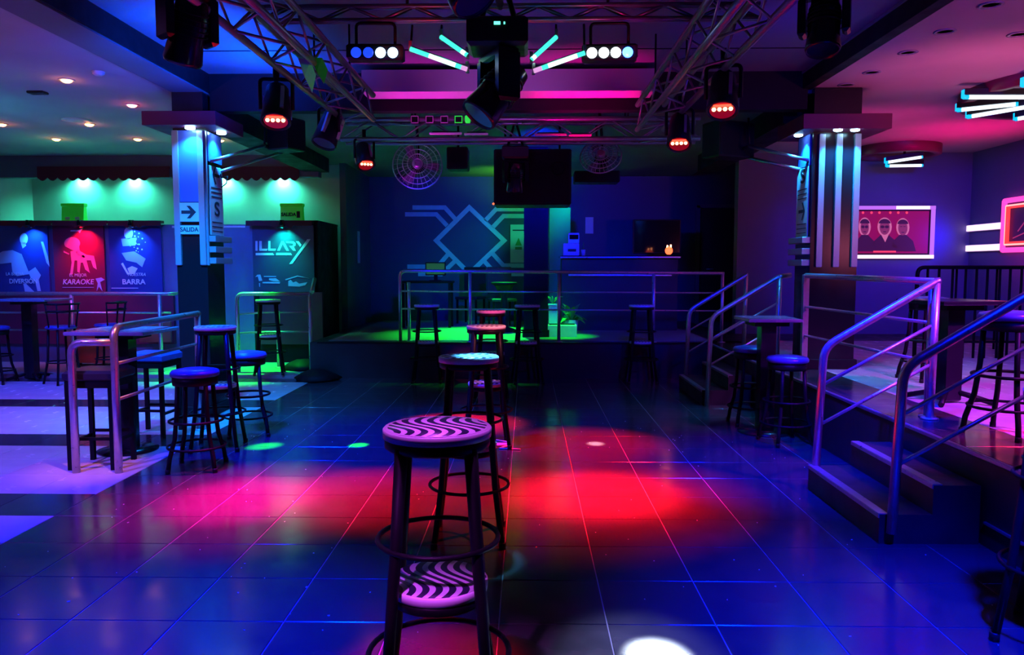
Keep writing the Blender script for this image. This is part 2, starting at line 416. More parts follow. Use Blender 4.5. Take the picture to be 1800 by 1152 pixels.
def tag(o, label, cat, group=None):
    o['label'] = label; o['category'] = cat
    if group: o['group'] = group
    return o
def thing(name, label, cat, loc=(0, 0, 0), rz=0.0, group=None):
    o = bpy.data.objects.new(name, None); C.objects.link(o)
    o.location = loc; o.rotation_euler = (0, 0, rz); o.empty_display_size = 0.1
    return tag(o, label, cat, group)
def struct(name, mb, m):
    o = mb.build(name, m); o['kind'] = 'structure'; return o
def copy_tree(o, parent=None):
    c = o.copy(); C.objects.link(c)
    if parent is not None: c.parent = parent
    for ch in list(o.children): copy_tree(ch, c)
    return c
def place(o, loc, rz, label, group=None):
    o.location = loc; o.rotation_euler = (0, 0, rz); o['label'] = label
    if group: o['group'] = group
    return o
def inst(name, me, parent, loc):
    o = bpy.data.objects.new(name, me); C.objects.link(o); o.parent = parent; o.location = loc
    return o
def text(name, body, loc, size, m, parent, rot=(R(90), 0, 0), align='CENTER', shear=0.0, sx=1.0, bold=0.0):
    cu = bpy.data.curves.new(name, 'FONT'); cu.body = body; cu.size = size
    cu.align_x = align; cu.align_y = 'CENTER'; cu.extrude = 0.001; cu.shear = shear; cu.offset = bold
    cu.materials.append(M[m])
    o = bpy.data.objects.new(name, cu); C.objects.link(o)
    off = Vector((0, 0, 0)); p = parent
    while p is not None: off += p.location; p = p.parent
    dg = bpy.context.evaluated_depsgraph_get()
    me = bpy.data.meshes.new_from_object(o.evaluated_get(dg)); me.name = name
    bpy.data.objects.remove(o); bpy.data.curves.remove(cu)
    if not me.materials: me.materials.append(M[m])
    o = bpy.data.objects.new(name, me); C.objects.link(o)
    o.parent = parent; o.location = Vector(loc) - off; o.rotation_euler = rot; o.scale = (sx, 1, 1)
    return o

# ================================================================== SHELL
PZ = 0.48            # raised side and stage
LX, RX = -2.814, 2.43
LBX = -8.2           # left wall
ST = 10.25           # stage front
CZ = 3.2             # side ceilings
floor = struct('floor', MB().box((-1.0, 6.7, -0.041), (15.5, 17.0, 0.076)), 'grout')    # top at -0.012
T = 0.45
def tile_mesh(name, m, w_=0.445):
    o = MB().box((0, 0, -0.006), (w_, w_, 0.012), bev=0.0022).build(name, m)
    me = o.data; bpy.data.objects.remove(o); return me
tb = tile_mesh('black_tile', 'tile_black'); tw = tile_mesh('white_tile', 'tile_white', 0.4475)
def in_view(x, y, z=0.0):
    if y < 1.6: return False
    p = _q.transposed() @ (Vector((x, y, z)) - Vector((0, 0, CAMH)))
    if p.z > -0.2: return False
    px = 900 + FPX * p.x / -p.z; py = 576 - FPX * p.y / -p.z
    return -120 < px < 1920 and py < 1330
dark_rows = (3, 7, 11, 15)
cnt = 0; restb, restw = MB(), MB()
cells = []
for j in range(0, 19):                       # rows of 0.45 from y = 1.76
    y = 1.76 + T * (j + 0.5)
    for i in range(-17, 12):
        x = -0.114 + T * (i + 0.5)
        if x > RX + 0.1 or x < LBX + 0.1 or not in_view(x, y): continue
        dark = x > LX
        if not dark and (j in (6, 10, 14, 18)): dark = True
        cells.append((x, y, dark))
cells.sort(key=lambda c: c[1])
for x, y, dark in cells:
    if cnt < 298:
        inst('tile', tb if dark else tw, floor, (x, y, 0)); cnt += 1
    else:
        (restb if dark else restw).box((x, y, -0.006), (0.445, 0.445, 0.012))
for mb_, m_ in ((restb, 'tile_black'), (restw, 'tile_white')):
    if mb_.v:
        o = mb_.build('distant_tiles', m_, floor); o['kind'] = 'stuff'

# left rear landing, slightly raised, green lit
landing = struct('trim_1', MB().box(((LBX - 2.9) / 2, 10.98, 0.025), (-2.9 - LBX, 1.6, 0.05)), 'carpet')
# right platform with its own tiles
plat = struct('trim_2', MB().box(((RX + 6.7) / 2, 6.6, (PZ - 0.012) / 2 - 0.003), (6.7 - RX, 10.9, PZ - 0.012)), 'stage_black')
np_ = 0
for j in range(0, 19):
    y = 2.05 + T * (j + 0.5)
    for i in range(0, 9):
        x = RX + 0.015 + T * (i + 0.5)
        if not in_view(x, y, PZ): continue
        inst('tile', tb if i == 0 else tw, plat, (x, y, PZ)); np_ += 1
MB().box((RX + 0.004, 6.6, PZ - 0.012), (0.022, 10.9, 0.028), bev=0.006).build('edge_strip', 'steel', plat)
MB().box((RX - 0.004, 3.1, 0.13), (0.02, 1.9, 0.012)).build('baseboard_strip', 'steel', plat)
# stage at the back
stage = struct('trim_3', MB().box((0.05, 12.4, PZ / 2), (5.9, ST * 0 + 4.3, PZ)), 'stage_black')
MB().box((-0.1, 12.45, PZ + 0.004), (5.2, 4.0, 0.008)).build('stage_carpet', 'carpet', stage)
MB().box((-0.2, ST - 0.005, PZ - 0.004), (5.2, 0.02, 0.016)).build('edge_strip', 'black_metal', stage)
# walls
struct('wall_left', MB().box((LBX - 0.06, 6.0, 1.7), (0.12, 14.0, 3.4)), 'wall_green')
struct('wall_back_left', MB().box(((LBX - 3.05) / 2, 12.87, 1.7), (-3.05 - LBX, 0.12, 3.4)), 'wall_green')
struct('wall_lower_left', MB().box(((LBX - 4.1) / 2, 12.15, 1.06), (-4.1 - LBX, 1.2, 2.12)), 'wall_blue')
struct('trim_4', MB().box(((LBX - 3.2) / 2, 12.05, 3.05), (-3.2 - LBX, 0.18, 0.36)), 'wall_dark')     # fascia above awnings
struct('wall_stage_left', MB().box((-2.98, 13.6, 1.7), (0.1, 2.0, 3.4)), 'wall_navy')
wall_stage = struct('wall_stage', MB().box((0.8, 14.6, 1.7), (7.8, 0.2, 3.4)), 'wall_navy')
struct('wall_back_right', MB().box((5.0, 12.0, 1.7), (3.6, 0.2, 3.4)), 'wall_blue')
struct('wall_right', MB().box((6.75, 5.5, 1.7), (0.12, 13.2, 3.4)), 'wall_blue')
struct('wall_rear', MB().box((-0.7, -1.3, 1.7), (15.4, 0.12, 3.4)), 'wall_dark')
# ceilings
struct('ceiling_left', MB().box(((LBX - 3.43) / 2, 5.9, CZ + 0.1), (-3.43 - LBX, 14.2, 0.2)), 'ceil_white')
struct('ceiling_right', MB().box(((2.76 + 6.75) / 2, 5.5, CZ + 0.1), (6.75 - 2.76, 13.4, 0.2)), 'ceil_white')
cc = struct('ceiling', MB().box((-0.33, 3.2, 3.41), (6.2, 9.0, 0.1)), 'ceil_dark')
for yy in (6.85, 5.2, 3.4):
    MB().box((-0.33, yy, 3.358), (6.0, 0.012, 0.008)).build('panel_joint', 'black_paint', cc)
struct('ceiling_stage', MB().box((-0.2, 11.2, 3.2), (6.4, 7.0, 0.08)), 'ceil_dark')
# beams along both sides of the dance floor
bl = struct('trim_5', MB().box((-3.275, 6.0, 3.29), (0.31, 14.0, 0.25)), 'ceil_dark')
MB().box((-3.112, 6.0, 3.30), (0.02, 14.0, 0.24)).build('beam_face', 'black_paint', bl)
struct('trim_6', MB().box((2.70, 6.0, 3.28), (0.10, 14.0, 0.17)), 'black_paint')
MBm = MB().box((2.645, 6.0, 3.345), (0.012, 14.0, 0.02))
MBm.build('beam_edge', 'ceil_dark', bpy.data.objects['trim_6'])
# dark drop beams past the pillars
struct('trim_7', MB().box((-3.25, 10.0, 3.06), (0.36, 4.2, 0.22)), 'black_paint')
struct('trim_8', MB().box((2.72, 9.9, 3.05), (0.30, 3.9, 0.26)), 'black_paint')
# purple cross beam over the dance floor
xb = struct('trim_9', MB().box((-0.18, 7.48, 3.21), (2.72, 0.31, 0.2)), 'ceil_white')
struct('trim_10', MB().box((-0.2, 7.72, 3.2), (5.8, 0.14, 0.4)), 'black_paint')

# door at the right of the stage
dr = struct('door_1', MB().box((3.70, 14.46, 1.52), (0.98, 0.07, 2.08), bev=0.01), 'stage_black')
MB().box((3.70, 14.47, 2.61), (1.16, 0.09, 0.07)).box((3.16, 14.47, 1.52), (0.07, 0.09, 2.2)).box((4.24, 14.47, 1.52), (0.07, 0.09, 2.2)).build('door_frame', 'wall_dark', dr)
MB().tube([(3.32, 14.41, 1.45), (3.32, 14.37, 1.45), (3.44, 14.37, 1.45)], 0.012).build('door_handle', 'steel', dr)

# mural: taped geometric lines on the stage wall
def mural(px, wpx=7.5, closed=False):
    P = [at(x, y, 14.494) for x, y in px]
    n = len(P); wd = wpx / FPX * 14.5 / 2
    def nrm(a, b): d = (b - a); d.y = 0; d.normalize(); return Vector((-d.z, 0, d.x))
    Ls, Rs = [], []
    for i in range(n):
        if closed: n1, n2 = nrm(P[i - 1], P[i]), nrm(P[i], P[(i + 1) % n])
        else:
            n1 = nrm(P[max(i - 1, 0)], P[max(i, 1)]); n2 = nrm(P[min(i, n - 2)], P[min(i + 1, n - 1)])
        m_ = (n1 + n2).normalized(); k = wd / max(0.4, m_.dot(n1))
        Ls.append(P[i] + m_ * k); Rs.append(P[i] - m_ * k)
    mb = MB()
    for i in range(n if closed else n - 1):
        q = (i + 1) % n
        mb.slab([Ls[i], Ls[q], Rs[q], Rs[i]], (0, -0.006, 0))
    mb.build('mural_line', 'teal_paint', wall_stage)
mural([(825, 365), (767, 423), (825, 481), (886, 423)], 8, True)
mural([(725, 365), (782, 365), (801, 386)]); mural([(712, 377), (767, 377), (786, 397)])
mural([(922, 368), (872, 368), (853, 388)]); mural([(922, 380), (885, 380), (866, 400)])
mural([(716, 469), (769, 469), (787, 448)]); mural([(735, 482), (776, 482), (801, 458)])
mural([(866, 446), (885, 467), (922, 467)]); mural([(850, 458), (872, 482), (922, 482)])

# ================================================================== PILLARS
def pillar(name, label, x0, x1, y0, zb, side):
    """front face x0..x1 at y0; side = +1 shows its +x face, -1 its -x face"""
    d = 0.42; cx = (x0 + x1) / 2; t = thing(name, label, 'pillar', (cx, y0 + d / 2, zb))
    W = x1 - x0
    MB().box((cx, y0 + d / 2, (zb + CZ) / 2), (W, d, CZ - zb), bev=0.008).build('shaft', 'black_gloss', t, True)
    MB().box((cx, y0 + d / 2, zb + 0.05), (W + 0.05, d + 0.05, 0.10), bev=0.006).build('plinth', 'black_paint', t, True)
    return t, cx, d
# left pillar
t, cx, d = pillar('pillar', 'black pillar on the left with a blue panel between two steel strips', -3.43, -3.13, 7.55, 0, 1)
PL = t
MB().box((-3.285, 7.72, 2.885), (0.70, 0.72, 0.13), bev=0.004).build('cap', 'burgundy', t, True)
for xx in (-3.402, -3.158):
    MB().box((xx, 7.535, 2.15), (0.056, 0.03, 1.30), bev=0.006).build('steel_strip', 'strip_steel', t, True)
MB().box((-3.28, 7.543, 2.36), (0.185, 0.014, 0.88)).build('front_panel', 'blue_panel', t, True)
MB().box((-3.122, 7.565, 2.15), (0.016, 0.03, 1.30)).build('corner_strip', 'strip_steel', t, True)
MB().box((-3.123, 7.78, 2.66), (0.014, 0.34, 0.28)).build('side_panel', 'blue_panel', t, True)
for zz in (1.76, 1.655, 1.545):
    MB().box((-3.09, 7.78, zz), (0.08, 0.42, 0.06), bev=0.004).build('steel_band', 'strip_steel', t, True)
for loc, tar in (((-3.22, 7.46, 2.80), (-3.26, 7.54, 1.9)), ((-3.03, 7.74, 2.80), (-3.12, 7.76, 1.9))):
    MB().lathe([(0.045, 0.015), (0.045, 0.0), (0.03, -0.006)], 16, loc).build('cap_lamp', 'lamp_cyan', t, True)
    spot('cap_light', (loc[0], loc[1], loc[2] - 0.03), tar, (0.006, 0.26, 1.0), 85, 120, 0.8, 0.02)
# right pillar
t, cx, d = pillar('pillar', 'black pillar on the right with three tall lit steel strips', 2.757, 3.21, 7.62, PZ, -1)
PR = t
MB().box((3.00, 7.80, 2.845), (0.82, 0.76, 0.14), bev=0.004).build('cap', 'burgundy', t, True)
for xx in (2.835, 3.00, 3.175):
    MB().box((xx, 7.606, 2.12), (0.056, 0.03, 1.28), bev=0.006).build('steel_strip', 'strip_steel', t, True)
for zz in (1.745, 1.635, 1.525):
    MB().box((2.72, 7.83, zz), (0.08, 0.40, 0.06), bev=0.004).build('steel_band', 'strip_steel', t, True)
MB().box((2.75, 7.83, 2.62), (0.014, 0.32, 0.3)).build('side_panel', 'blue_panel', t, True)
for loc, tar, pw in (((2.66, 7.76, 2.765), (2.75, 7.80, 1.9), 110), ((2.93, 7.47, 2.765), (2.93, 7.59, 1.95), 90), ((3.09, 7.47, 2.765), (3.09, 7.59, 1.95), 90)):
    MB().lathe([(0.04, 0.015), (0.04, 0.0), (0.03, -0.006)], 16, loc).build('cap_lamp', 'lamp_cyan', t, True)
    spot('cap_light', (loc[0], loc[1], loc[2] - 0.03), tar, (0.006, 0.30, 1.0), pw * .95, 100, 0.8, 0.02)

# signs
FR = (R(90), 0, 0)
def arrow(c, s, u, v, mirror=1):
    """block arrow polygon in the plane spanned by u (right) and v (up)"""
    p = [(-.5, -.11), (.12, -.11), (-.14, -.42), (.10, -.42), (.5, 0), (.10, .42), (-.14, .42), (.12, .11), (-.5, .11)]
    return [Vector(c) + Vector(u) * a * s * mirror + Vector(v) * b * s for a, b in p]
t = thing('exit_sign', 'square right arrow sign above a SALIDA plate on left pillar', 'sign', (-3.27, 7.53, 1.80))
a0, a1 = at(313, 355, 7.52), at(350, 391, 7.52)
cxs = (a0.x + a1.x) / 2; W_ = a1.x - a0.x
def framed(z0, z1):
    c = (cxs, 7.532, (z0 + z1) / 2); h = z1 - z0
    MB().box(c, (W_ + 0.012, 0.008, h + 0.0)).build('border', 'ink', t, True)
    MB().box((c[0], 7.5265, c[2]), (W_ - 0.004, 0.006, h - 0.016)).build('plate', 'sign', t, True)
framed(a1.z, a0.z)
b0, b1 = at(313, 395, 7.52), at(350, 413, 7.52)
framed(b1.z, b0.z)
MB().slab(arrow((cxs, 7.522, (a0.z + a1.z) / 2), 0.145, (1, 0, 0), (0, 0, 1)), (0, 0.002, 0)).build('arrow', 'ink', t, True)
text('lettering', 'SALIDA', (cxs, 7.522, (b0.z + b1.z) / 2), 0.060, 'ink', t, sx=0.9, bold=0.0012)
# strip sign on the +x face of the left pillar
def strip_sign(xf, yc, z0, z1, wd, label, order, sgn):
    t = thing('strip_sign', label, 'sign', (xf, yc, z0))
    MB().box((xf, yc, (z0 + z1) / 2), (0.012, wd, z1 - z0), bev=0.002).build('board', 'sign', t, True)
    xs = xf + sgn * 0.0075
    rot = (R(90), 0, R(90) * sgn)
    n = len(order); h = (z1 - z0) / n
    for i, k in enumerate(order):
        zc = z1 - (i + .5) * h
        if k == 'S': text('lettering', 'S', (xs, yc, zc), h * 1.15, 'ink', t, rot, sx=1.5, bold=0.004)
        elif k == 'arrow_l' or k == 'arrow_r':
            mir = (-1 if k == 'arrow_l' else 1)
            c = Vector((xs, yc, zc)); u = Vector((0, sgn, 0)); s_ = wd * 0.55
            p = [(-.5, -.09), (.25, -.09), (-.02, -.5), (.16, -.5), (.5, 0), (.16, .5), (-.02, .5), (.25, .09), (-.5, .09)]
            MB().slab([c + u * a * s_ * mir + Vector((0, 0, 1)) * b * s_ for a, b in p], (sgn * 0.001, 0, 0)).build('arrow', 'ink', t, True)
        else:
            mb = MB()
            for q in range(3): mb.box((xs, yc, zc + (q - 1) * h * .26), (0.002, wd * .8, h * .05))
            mb.build('small_print', 'ink', t, True)
    return t
strip_sign(-3.118, 7.78, 1.80, 2.48, 0.32, 'tall white strip sign with left arrow and S on left pillar side', ['arrow_l', 'lines', 'S', 'lines'], 1)
strip_sign(2.745, 7.83, 1.78, 2.46, 0.32, 'tall white strip sign with S above right arrow on right pillar side', ['S', 'lines', 'arrow_r', 'lines'], -1)
# angled bracket arms beside the caps
def bracket(label, pairs, hang):
    t = thing('wall_bracket', label, 'bracket', pairs[0][0])
    for a, b in pairs:
        MB().tube([a, b], 0.017, 8).build('arm', 'steel', t, True)
    MB().tube([pairs[0][1], pairs[1][1]], 0.02, 8).build('cross_bar', 'black_metal', t, True)
    MB().tube([pairs[0][1], pairs[0][1] + Vector((0, 0.05, hang))], 0.012, 8).build('hanger', 'black_metal', t, True)
    p = pairs[1][0]
    MB().tube([p + Vector((0, 0, -.01)), p + Vector((.02, -.02, -.06)), p + Vector((.09, -.03, -.05)), p + Vector((.07, -.02, -.12)), p + Vector((.01, 0, -.16))], 0.006, 6).build('cable', 'black_plastic', t, True)
bracket('pair of steel bracket arms reaching right from left pillar', [(Vector((-3.12, 7.66, 2.52)), at(465, 256, 8.4)), (Vector((-3.12, 7.90, 2.45)), at(495, 268, 8.9))], 0.3)
bracket('pair of steel bracket arms reaching left from right pillar', [(Vector((2.75, 7.70, 2.52)), at(1317, 257, 8.3)), (Vector((2.75, 7.92, 2.46)), at(1286, 271, 8.8))], 0.3)

# ================================================================== LEFT BACK: posters, banner, awnings, lamps
def panel(px0, px1, py0, py1, Y, name, label, cat, m, thick=0.03):
    a, b = at(px0, py0, Y), at(px1, py1, Y)
    t = thing(name, label, cat, ((a.x + b.x) / 2, Y + thick, b.z))
    MB().box(((a.x + b.x) / 2, Y + thick / 2, (a.z + b.z) / 2), (b.x - a.x, thick, a.z - b.z)).build('board', m, t, True)
    return t
def pr(t, px, Y, m, name='print', dy=0.003):
    MB().slab([at(x, y, Y - 0.001) for x, y in px], (0, -dy, 0)).build(name, m, t, True)
def ell(cx, cy, rx, ry, n=18, a0=0, a1=360):
    return [(cx + rx * math.cos(R(a0 + (a1 - a0) * i / (n - 1 if a1 - a0 < 360 else n))), cy + ry * math.sin(R(a0 + (a1 - a0) * i / (n - 1 if a1 - a0 < 360 else n)))) for i in range(n)]
PY = 11.5
burg = tag(MB().box((at(150, 0, PY).x - 0.35, PY + 0.02, 0.72), (3.0, 0.06, 0.78)).build('wall_panel', 'burgundy'), 'burgundy painted panel below the three posters on left wall', 'panel')
burg2 = tag(MB().box((at(500, 0, PY).x, PY + 0.02, 0.72), (0.94, 0.06, 0.78)).build('wall_panel', 'burgundy'), 'burgundy painted panel under the banner on the black booth', 'panel')
p1 = panel(-20, 88, 397, 514, PY, 'poster', 'blue dance poster reading DIVERSIÓN at far left', 'poster', 'poster_blue')
pr(p1, [(-18, 455), (5, 442), (22, 440), (38, 447), (47, 470), (52, 482), (30, 486), (22, 478), (20, 462), (-18, 466)], PY, 'print_mid')
pr(p1, ell(42, 420, 7, 10), PY, 'print_light')
pr(p1, [(37, 428), (44, 426), (46, 432), (40, 437)], PY, 'print_light')
pr(p1, [(50, 478), (62, 470), (72, 484), (68, 492), (72, 512), (66, 512), (62, 495), (54, 488)], PY, 'print_mid')
pr(p1, [(41, 499), (46, 499), (60, 513), (44, 513)], PY, 'print_mid')
pr(p1, [(72, 425), (76, 425), (84, 450), (88, 470), (82, 462)], PY, 'print_mid')
c = at(26, 482, PY - 0.005); text('lettering', 'LA BUENA', c, 0.066, 'print_light', p1, sx=0.9)
c = at(41, 495, PY - 0.005); text('lettering', 'DIVERSIÓN', c, 0.098, 'print_light', p1, sx=0.88, bold=0.001)
p2 = panel(92, 186, 397, 514, PY, 'poster', 'red karaoke poster with a fist gripping a microphone', 'poster', 'poster_red')
pr(p2, ell(127, 428, 14, 11, 14, 150, 390) + [(140, 440), (150, 452), (146, 456), (130, 441)], PY, 'print_pink')
pr(p2, [(124, 442), (138, 440), (152, 448), (165, 450), (168, 462), (170, 474), (164, 470), (160, 458), (152, 458), (158, 480), (150, 474), (146, 462), (142, 462), (140, 480), (136, 478), (136, 458), (131, 458), (128, 482), (123, 484), (126, 462), (125, 452)], PY, 'print_pink')
pr(p2, [(112, 441), (122, 446), (121, 448), (112, 444)], PY, 'print_pink')
pr(p2, [(124, 405), (140, 404), (147, 400), (140, 410), (138, 407), (124, 407)], PY, 'print_light')
pr(p2, [(168, 490), (178, 488), (184, 492), (176, 496), (180, 512), (174, 504), (170, 512), (172, 498)], PY, 'print_mid')
c = at(137, 484, PY - 0.005); text('lettering', 'EL MEJOR', c, 0.066, 'print_light', p2, sx=0.95)
c = at(137, 496, PY - 0.005); text('lettering', 'KARAOKE', c, 0.108, 'print_light', p2, shear=0.18, sx=0.95, bold=0.0015)
pr(p2, [(110, 505), (165, 505), (165, 506), (110, 506)], PY, 'print_mid')
p3 = panel(190, 286, 397, 514, PY, 'poster', 'blue drinks poster reading BARRA with a splashing glass', 'poster', 'poster_blue')
pr(p3, [(213, 464), (216, 462), (227, 482), (224, 483)], PY, 'print_light')
pr(p3, [(224, 472), (232, 468), (242, 472), (236, 482), (228, 482)], PY, 'print_light')
pr(p3, ell(226, 410, 8, 11, 12), PY, 'print_light')
pr(p3, [(213, 420), (240, 418), (238, 432), (216, 433)], PY, 'print_mid')
for k in range(22):
    q = random.random(); ang = random.uniform(-2.2, 0.6); rr = random.uniform(6, 34)
    x_, y_ = 232 + rr * math.cos(ang) * .8, 440 + rr * math.sin(ang)
    if y_ > 402: pr(p3, ell(x_, y_, .8 + q, .8 + q, 6), PY, 'print_light', 'splash')
pr(p3, [(214, 445), (236, 442), (256, 455), (250, 470), (240, 462), (222, 458)], PY, 'print_mid')
c = at(240, 483, PY - 0.005); text('lettering', 'NUESTRA', c, 0.066, 'print_light', p3, shear=0.3, sx=0.95)
c = at(235, 496, PY - 0.005); text('lettering', 'BARRA', c, 0.108, 'print_light', p3, sx=1.05, bold=0.002)
pr(p3, [(196, 506), (243, 506), (243, 507.5), (196, 507.5)], PY, 'print_mid')
# black booth whose front carries the banner
bt = thing('booth', 'black boxed booth with the lettered banner on its front', 'booth', (-3.6, 12.4, 0.05))
MB().box((-3.605, 12.17, 1.10), (0.97, 1.22, 2.10)).build('body', 'black_paint', bt, True)
MB().box((-3.605, 12.17, 2.165), (0.98, 1.22, 0.03)).build('top_board', 'black_paint', bt, True)
bn = panel(443, 553, 396, 515, PY, 'banner', 'dark banner lettered ILLARY with a long slanted stroke', 'banner', 'poster_dark')
def gl(pts, name='letter', m='print_light'):
    pr(bn, [(440 + x / 10.47, 410 + y / 10.47) for x, y in pts], PY, m, name)
gl([(95, 145), (135, 145), (135, 325), (95, 325)])
gl([(165, 145), (213, 145), (213, 288), (320, 288), (305, 325), (165, 325)])
gl([(330, 145), (370, 145), (370, 288), (472, 288), (460, 325), (330, 325)])
gl([(575, 145), (615, 145), (712, 325), (665, 325), (595, 195), (540, 325), (495, 325)])
gl([(650, 150), (790, 150), (832, 180), (832, 225), (800, 250), (838, 325), (790, 325), (715, 235), (785, 232), (790, 190), (670, 185)])
gl([(838, 150), (890, 150), (942, 215), (918, 255)])
gl([(1050, 112), (1110, 112), (775, 570), (715, 570)])
gl([(100, 365), (415, 365), (440, 408), (100, 408)], 'lettering_bar'); gl([(480, 365), (745, 365), (768, 408), (475, 408)], 'lettering_bar')
gl([(90, 810), (130, 765), (185, 762), (222, 875), (160, 885), (140, 800)], 'emblem', 'print_mid')
gl([(160, 920), (180, 920), (180, 990), (165, 985)], 'emblem', 'print_mid')
gl([(250, 790), (475, 790), (475, 808), (250, 808)], 'emblem', 'print_mid')
gl([(225, 898), (520, 898), (550, 905), (540, 930), (225, 925)], 'emblem', 'print_mid')
gl([(345, 835), (470, 830), (550, 890), (420, 885), (345, 862)], 'emblem', 'print_mid')
gl([(640, 850), (868, 780), (1100, 835), (868, 800), (650, 870)], 'emblem', 'print_mid')
gl([(700, 880), (745, 860), (790, 910), (840, 890), (900, 930), (1050, 905), (1010, 960), (900, 985), (700, 975)], 'emblem', 'print_mid')
tag(MB().tube([at(548, 514, 10.9), at(553, 491, 11.25)], 0.03, 10).build('pole', 'steel'), 'short slanted steel pole against the banner corner', 'pole')
# ledge valances with a few scallops over the posters
def valance(px0, px1, pyt, pyb, Y, lobes, label, nm='valance', cat='valance', d=0.12, dark=None):
    a, b = at(px0, pyt, Y), at(px1, pyb, Y)
    t = thing(nm, label, cat, ((a.x + b.x) / 2, Y + d, b.z))
    MB().box(((a.x + b.x) / 2, Y + d / 2, a.z - 0.02), (b.x - a.x, d, 0.04)).build('top_board', 'fabric_red', t, True)
    # front cloth with scalloped hem
    pts = [Vector((a.x, Y, a.z)), Vector((b.x, Y, a.z))]
    hem = []
    n = lobes[2]; x0, x1 = at(lobes[0], pyb, Y).x, at(lobes[1], pyb, Y).x
    base = b.z
    dep = lobes[3]
    if x0 - a.x > 0.01: hem.append(Vector((a.x, Y, base)))
    for i in range(n):
        for k in range(7):
            u = k / 6
            hem.append(Vector((x0 + (x1 - x0) * (i + u) / n, Y, base - dep * math.sin(math.pi * u))))
    if b.x - x1 > 0.01: hem.append(Vector((b.x, Y, base)))
    mb = MB()
    top = [Vector((p.x, Y, a.z)) for p in hem]
    for i in range(len(hem) - 1):
        if abs(hem[i].x - hem[i + 1].x) > 1e-5:
            mb.slab([top[i], top[i + 1], hem[i + 1], hem[i]], (0, -0.008, 0))
    mb.build('cloth', 'fabric_red', t, True)
    return t
for px0, px1, lb, lab in ((-20, 90, (30, 62, 3, 0.03), 'burgundy ledge valance over the blue dance poster'), (91, 188, (124, 150, 2, 0.03), 'burgundy ledge valance over the red karaoke poster'), (189, 283, (218, 250, 3, 0.03), 'burgundy ledge valance over the blue drinks poster'), (432, 548, (476, 516, 3, 0.035), 'burgundy ledge valance over the lettered banner')):
    valance(px0, px1, 388, 397, PY - 0.10, lb, lab, 'valance', 'valance', 0.10)
AY = 12.05
valance(66, 298, 293, 312, AY - 0.12, (66, 262, 11, 0.05), 'long burgundy scalloped awning over the two green lamps', 'awning', 'awning', 0.12)
valance(388, 526, 293, 312, AY - 0.12, (392, 526, 8, 0.05), 'short burgundy scalloped awning above the lettered banner', 'awning', 'awning', 0.12)
# poster spot lamps
for px, col, pw, lab in ((48, (0.01, 0.16, 1.0), 120, 'small clip spotlight over the blue dance poster'), (138, (1.0, 0.01, 0.10), 110, 'small clip spotlight over the red karaoke poster'), (228, (0.01, 0.16, 1.0), 120, 'small clip spotlight over the blue drinks poster'), (494, (0.0, 1.0, 0.55), 80, 'small clip spotlight over the lettered banner')):
    p = at(px, 393, PY - 0.16)
    t = thing('spotlight', lab, 'spotlight', (p.x, PY - 0.16, p.z))
    MB().lathe([(0.02, 0.05), (0.028, 0.0), (0.028, -0.03)], 14, (p.x, PY - 0.16, p.z)).build('body', 'black_metal', t, True)
    MB().tube([(p.x, PY - 0.16, p.z + .04), (p.x, PY - .05, p.z + .05)], 0.008, 6).build('clip_arm', 'black_metal', t, True)
    spot('poster_light', (p.x, PY - 0.16, p.z - 0.035), (p.x, PY + 0.02, p.z - 0.42), col, pw * .8, 105, 1.0, 0.015)
# green lamps behind the awning
for px, lab in ((137, 'green flood lamp behind the long awning, left one'), (229, 'green flood lamp behind the long awning, right one'), (390, 'green flood lamp partly hidden behind the left pillar'), (493, 'green flood lamp behind the short awning over the banner')):
    p = at(px, 300, 12.66)
    t = thing('flood_lamp', lab, 'lamp', (p.x, 12.7, p.z + 0.06))
    MB().lathe([(0.05, 0.08), (0.07, 0.0), (0.08, -0.03)], 16, (p.x, 12.66, p.z)).build('shade', 'black_metal', t, True)
    MB().tube([(p.x, 12.66, p.z + .08), (p.x, 12.81, p.z + .1)], 0.015, 8).build('arm', 'black_metal', t, True)
    MB().sphere((p.x, 12.66, p.z - 0.02), 0.05, 12, 6).build('bulb', 'lamp_green', t, True)
    spot('lamp_light', (p.x, 12.745, p.z - 0.08), (p.x, 12.775, p.z - 1.0), (0.05, 1.0, 0.62), 120, 150, 1.0, 0.02)
tag(MB().box((-4.75, 11.545, 2.085), (1.1, 0.02, 0.03)).build('ledge_trim', 'white_plastic'), 'thin pale trim line on the wall between pillar and banner', 'trim')
# emergency lights on the ledge
def emerg(px0, px1, py0, py1, label, lettered):
    a, b = at(px0, py0, 12.0), at(px1, py1, 12.0)
    cx = (a.x + b.x) / 2; wd = b.x - a.x; h = a.z - b.z
    t = thing('emergency_light', label, 'emergency light', (cx, 12.06, b.z))
    z0_ = 2.185 if lettered else 2.12; h = a.z - z0_; mb = MB(); z0, z1 = z0_, z0_ + h
    mb.slab([(a.x, 12.0, z0), (a.x, 12.14, z0), (a.x, 12.10, z1), (a.x, 12.04, z1)], (wd, 0, 0))
    mb.build('body', 'emer_green', t, True)
    MB().box((cx, 12.07, z1 - 0.02), (wd + 0.02, 0.10, 0.05), bev=0.008).build('lid', 'emer_green', t, True)
    if lettered:
        text('lettering', 'SALIDA', (cx - 0.04, 12.0, z0 + h * .4), 0.07, 'ink', t, (R(78), 0, 0), bold=0.004)
        MB().box((cx + wd * .33, 12.0, z0 + h * .4), (0.05, 0.012, 0.10)).build('pictogram', 'ink', t, True)
    else:
        for q in (-.22, .22): MB().box((cx + wd * q, 12.015, z0 + h * .35), (0.07, 0.02, 0.05), bev=.008).build('lamp_window', 'white_plastic', t, True)
    return t
emerg(106, 146, 358, 386, 'green emergency light box left of the pillar on ledge', False)
emerg(492, 531, 358, 387, 'green lettered emergency light box above the banner', True)
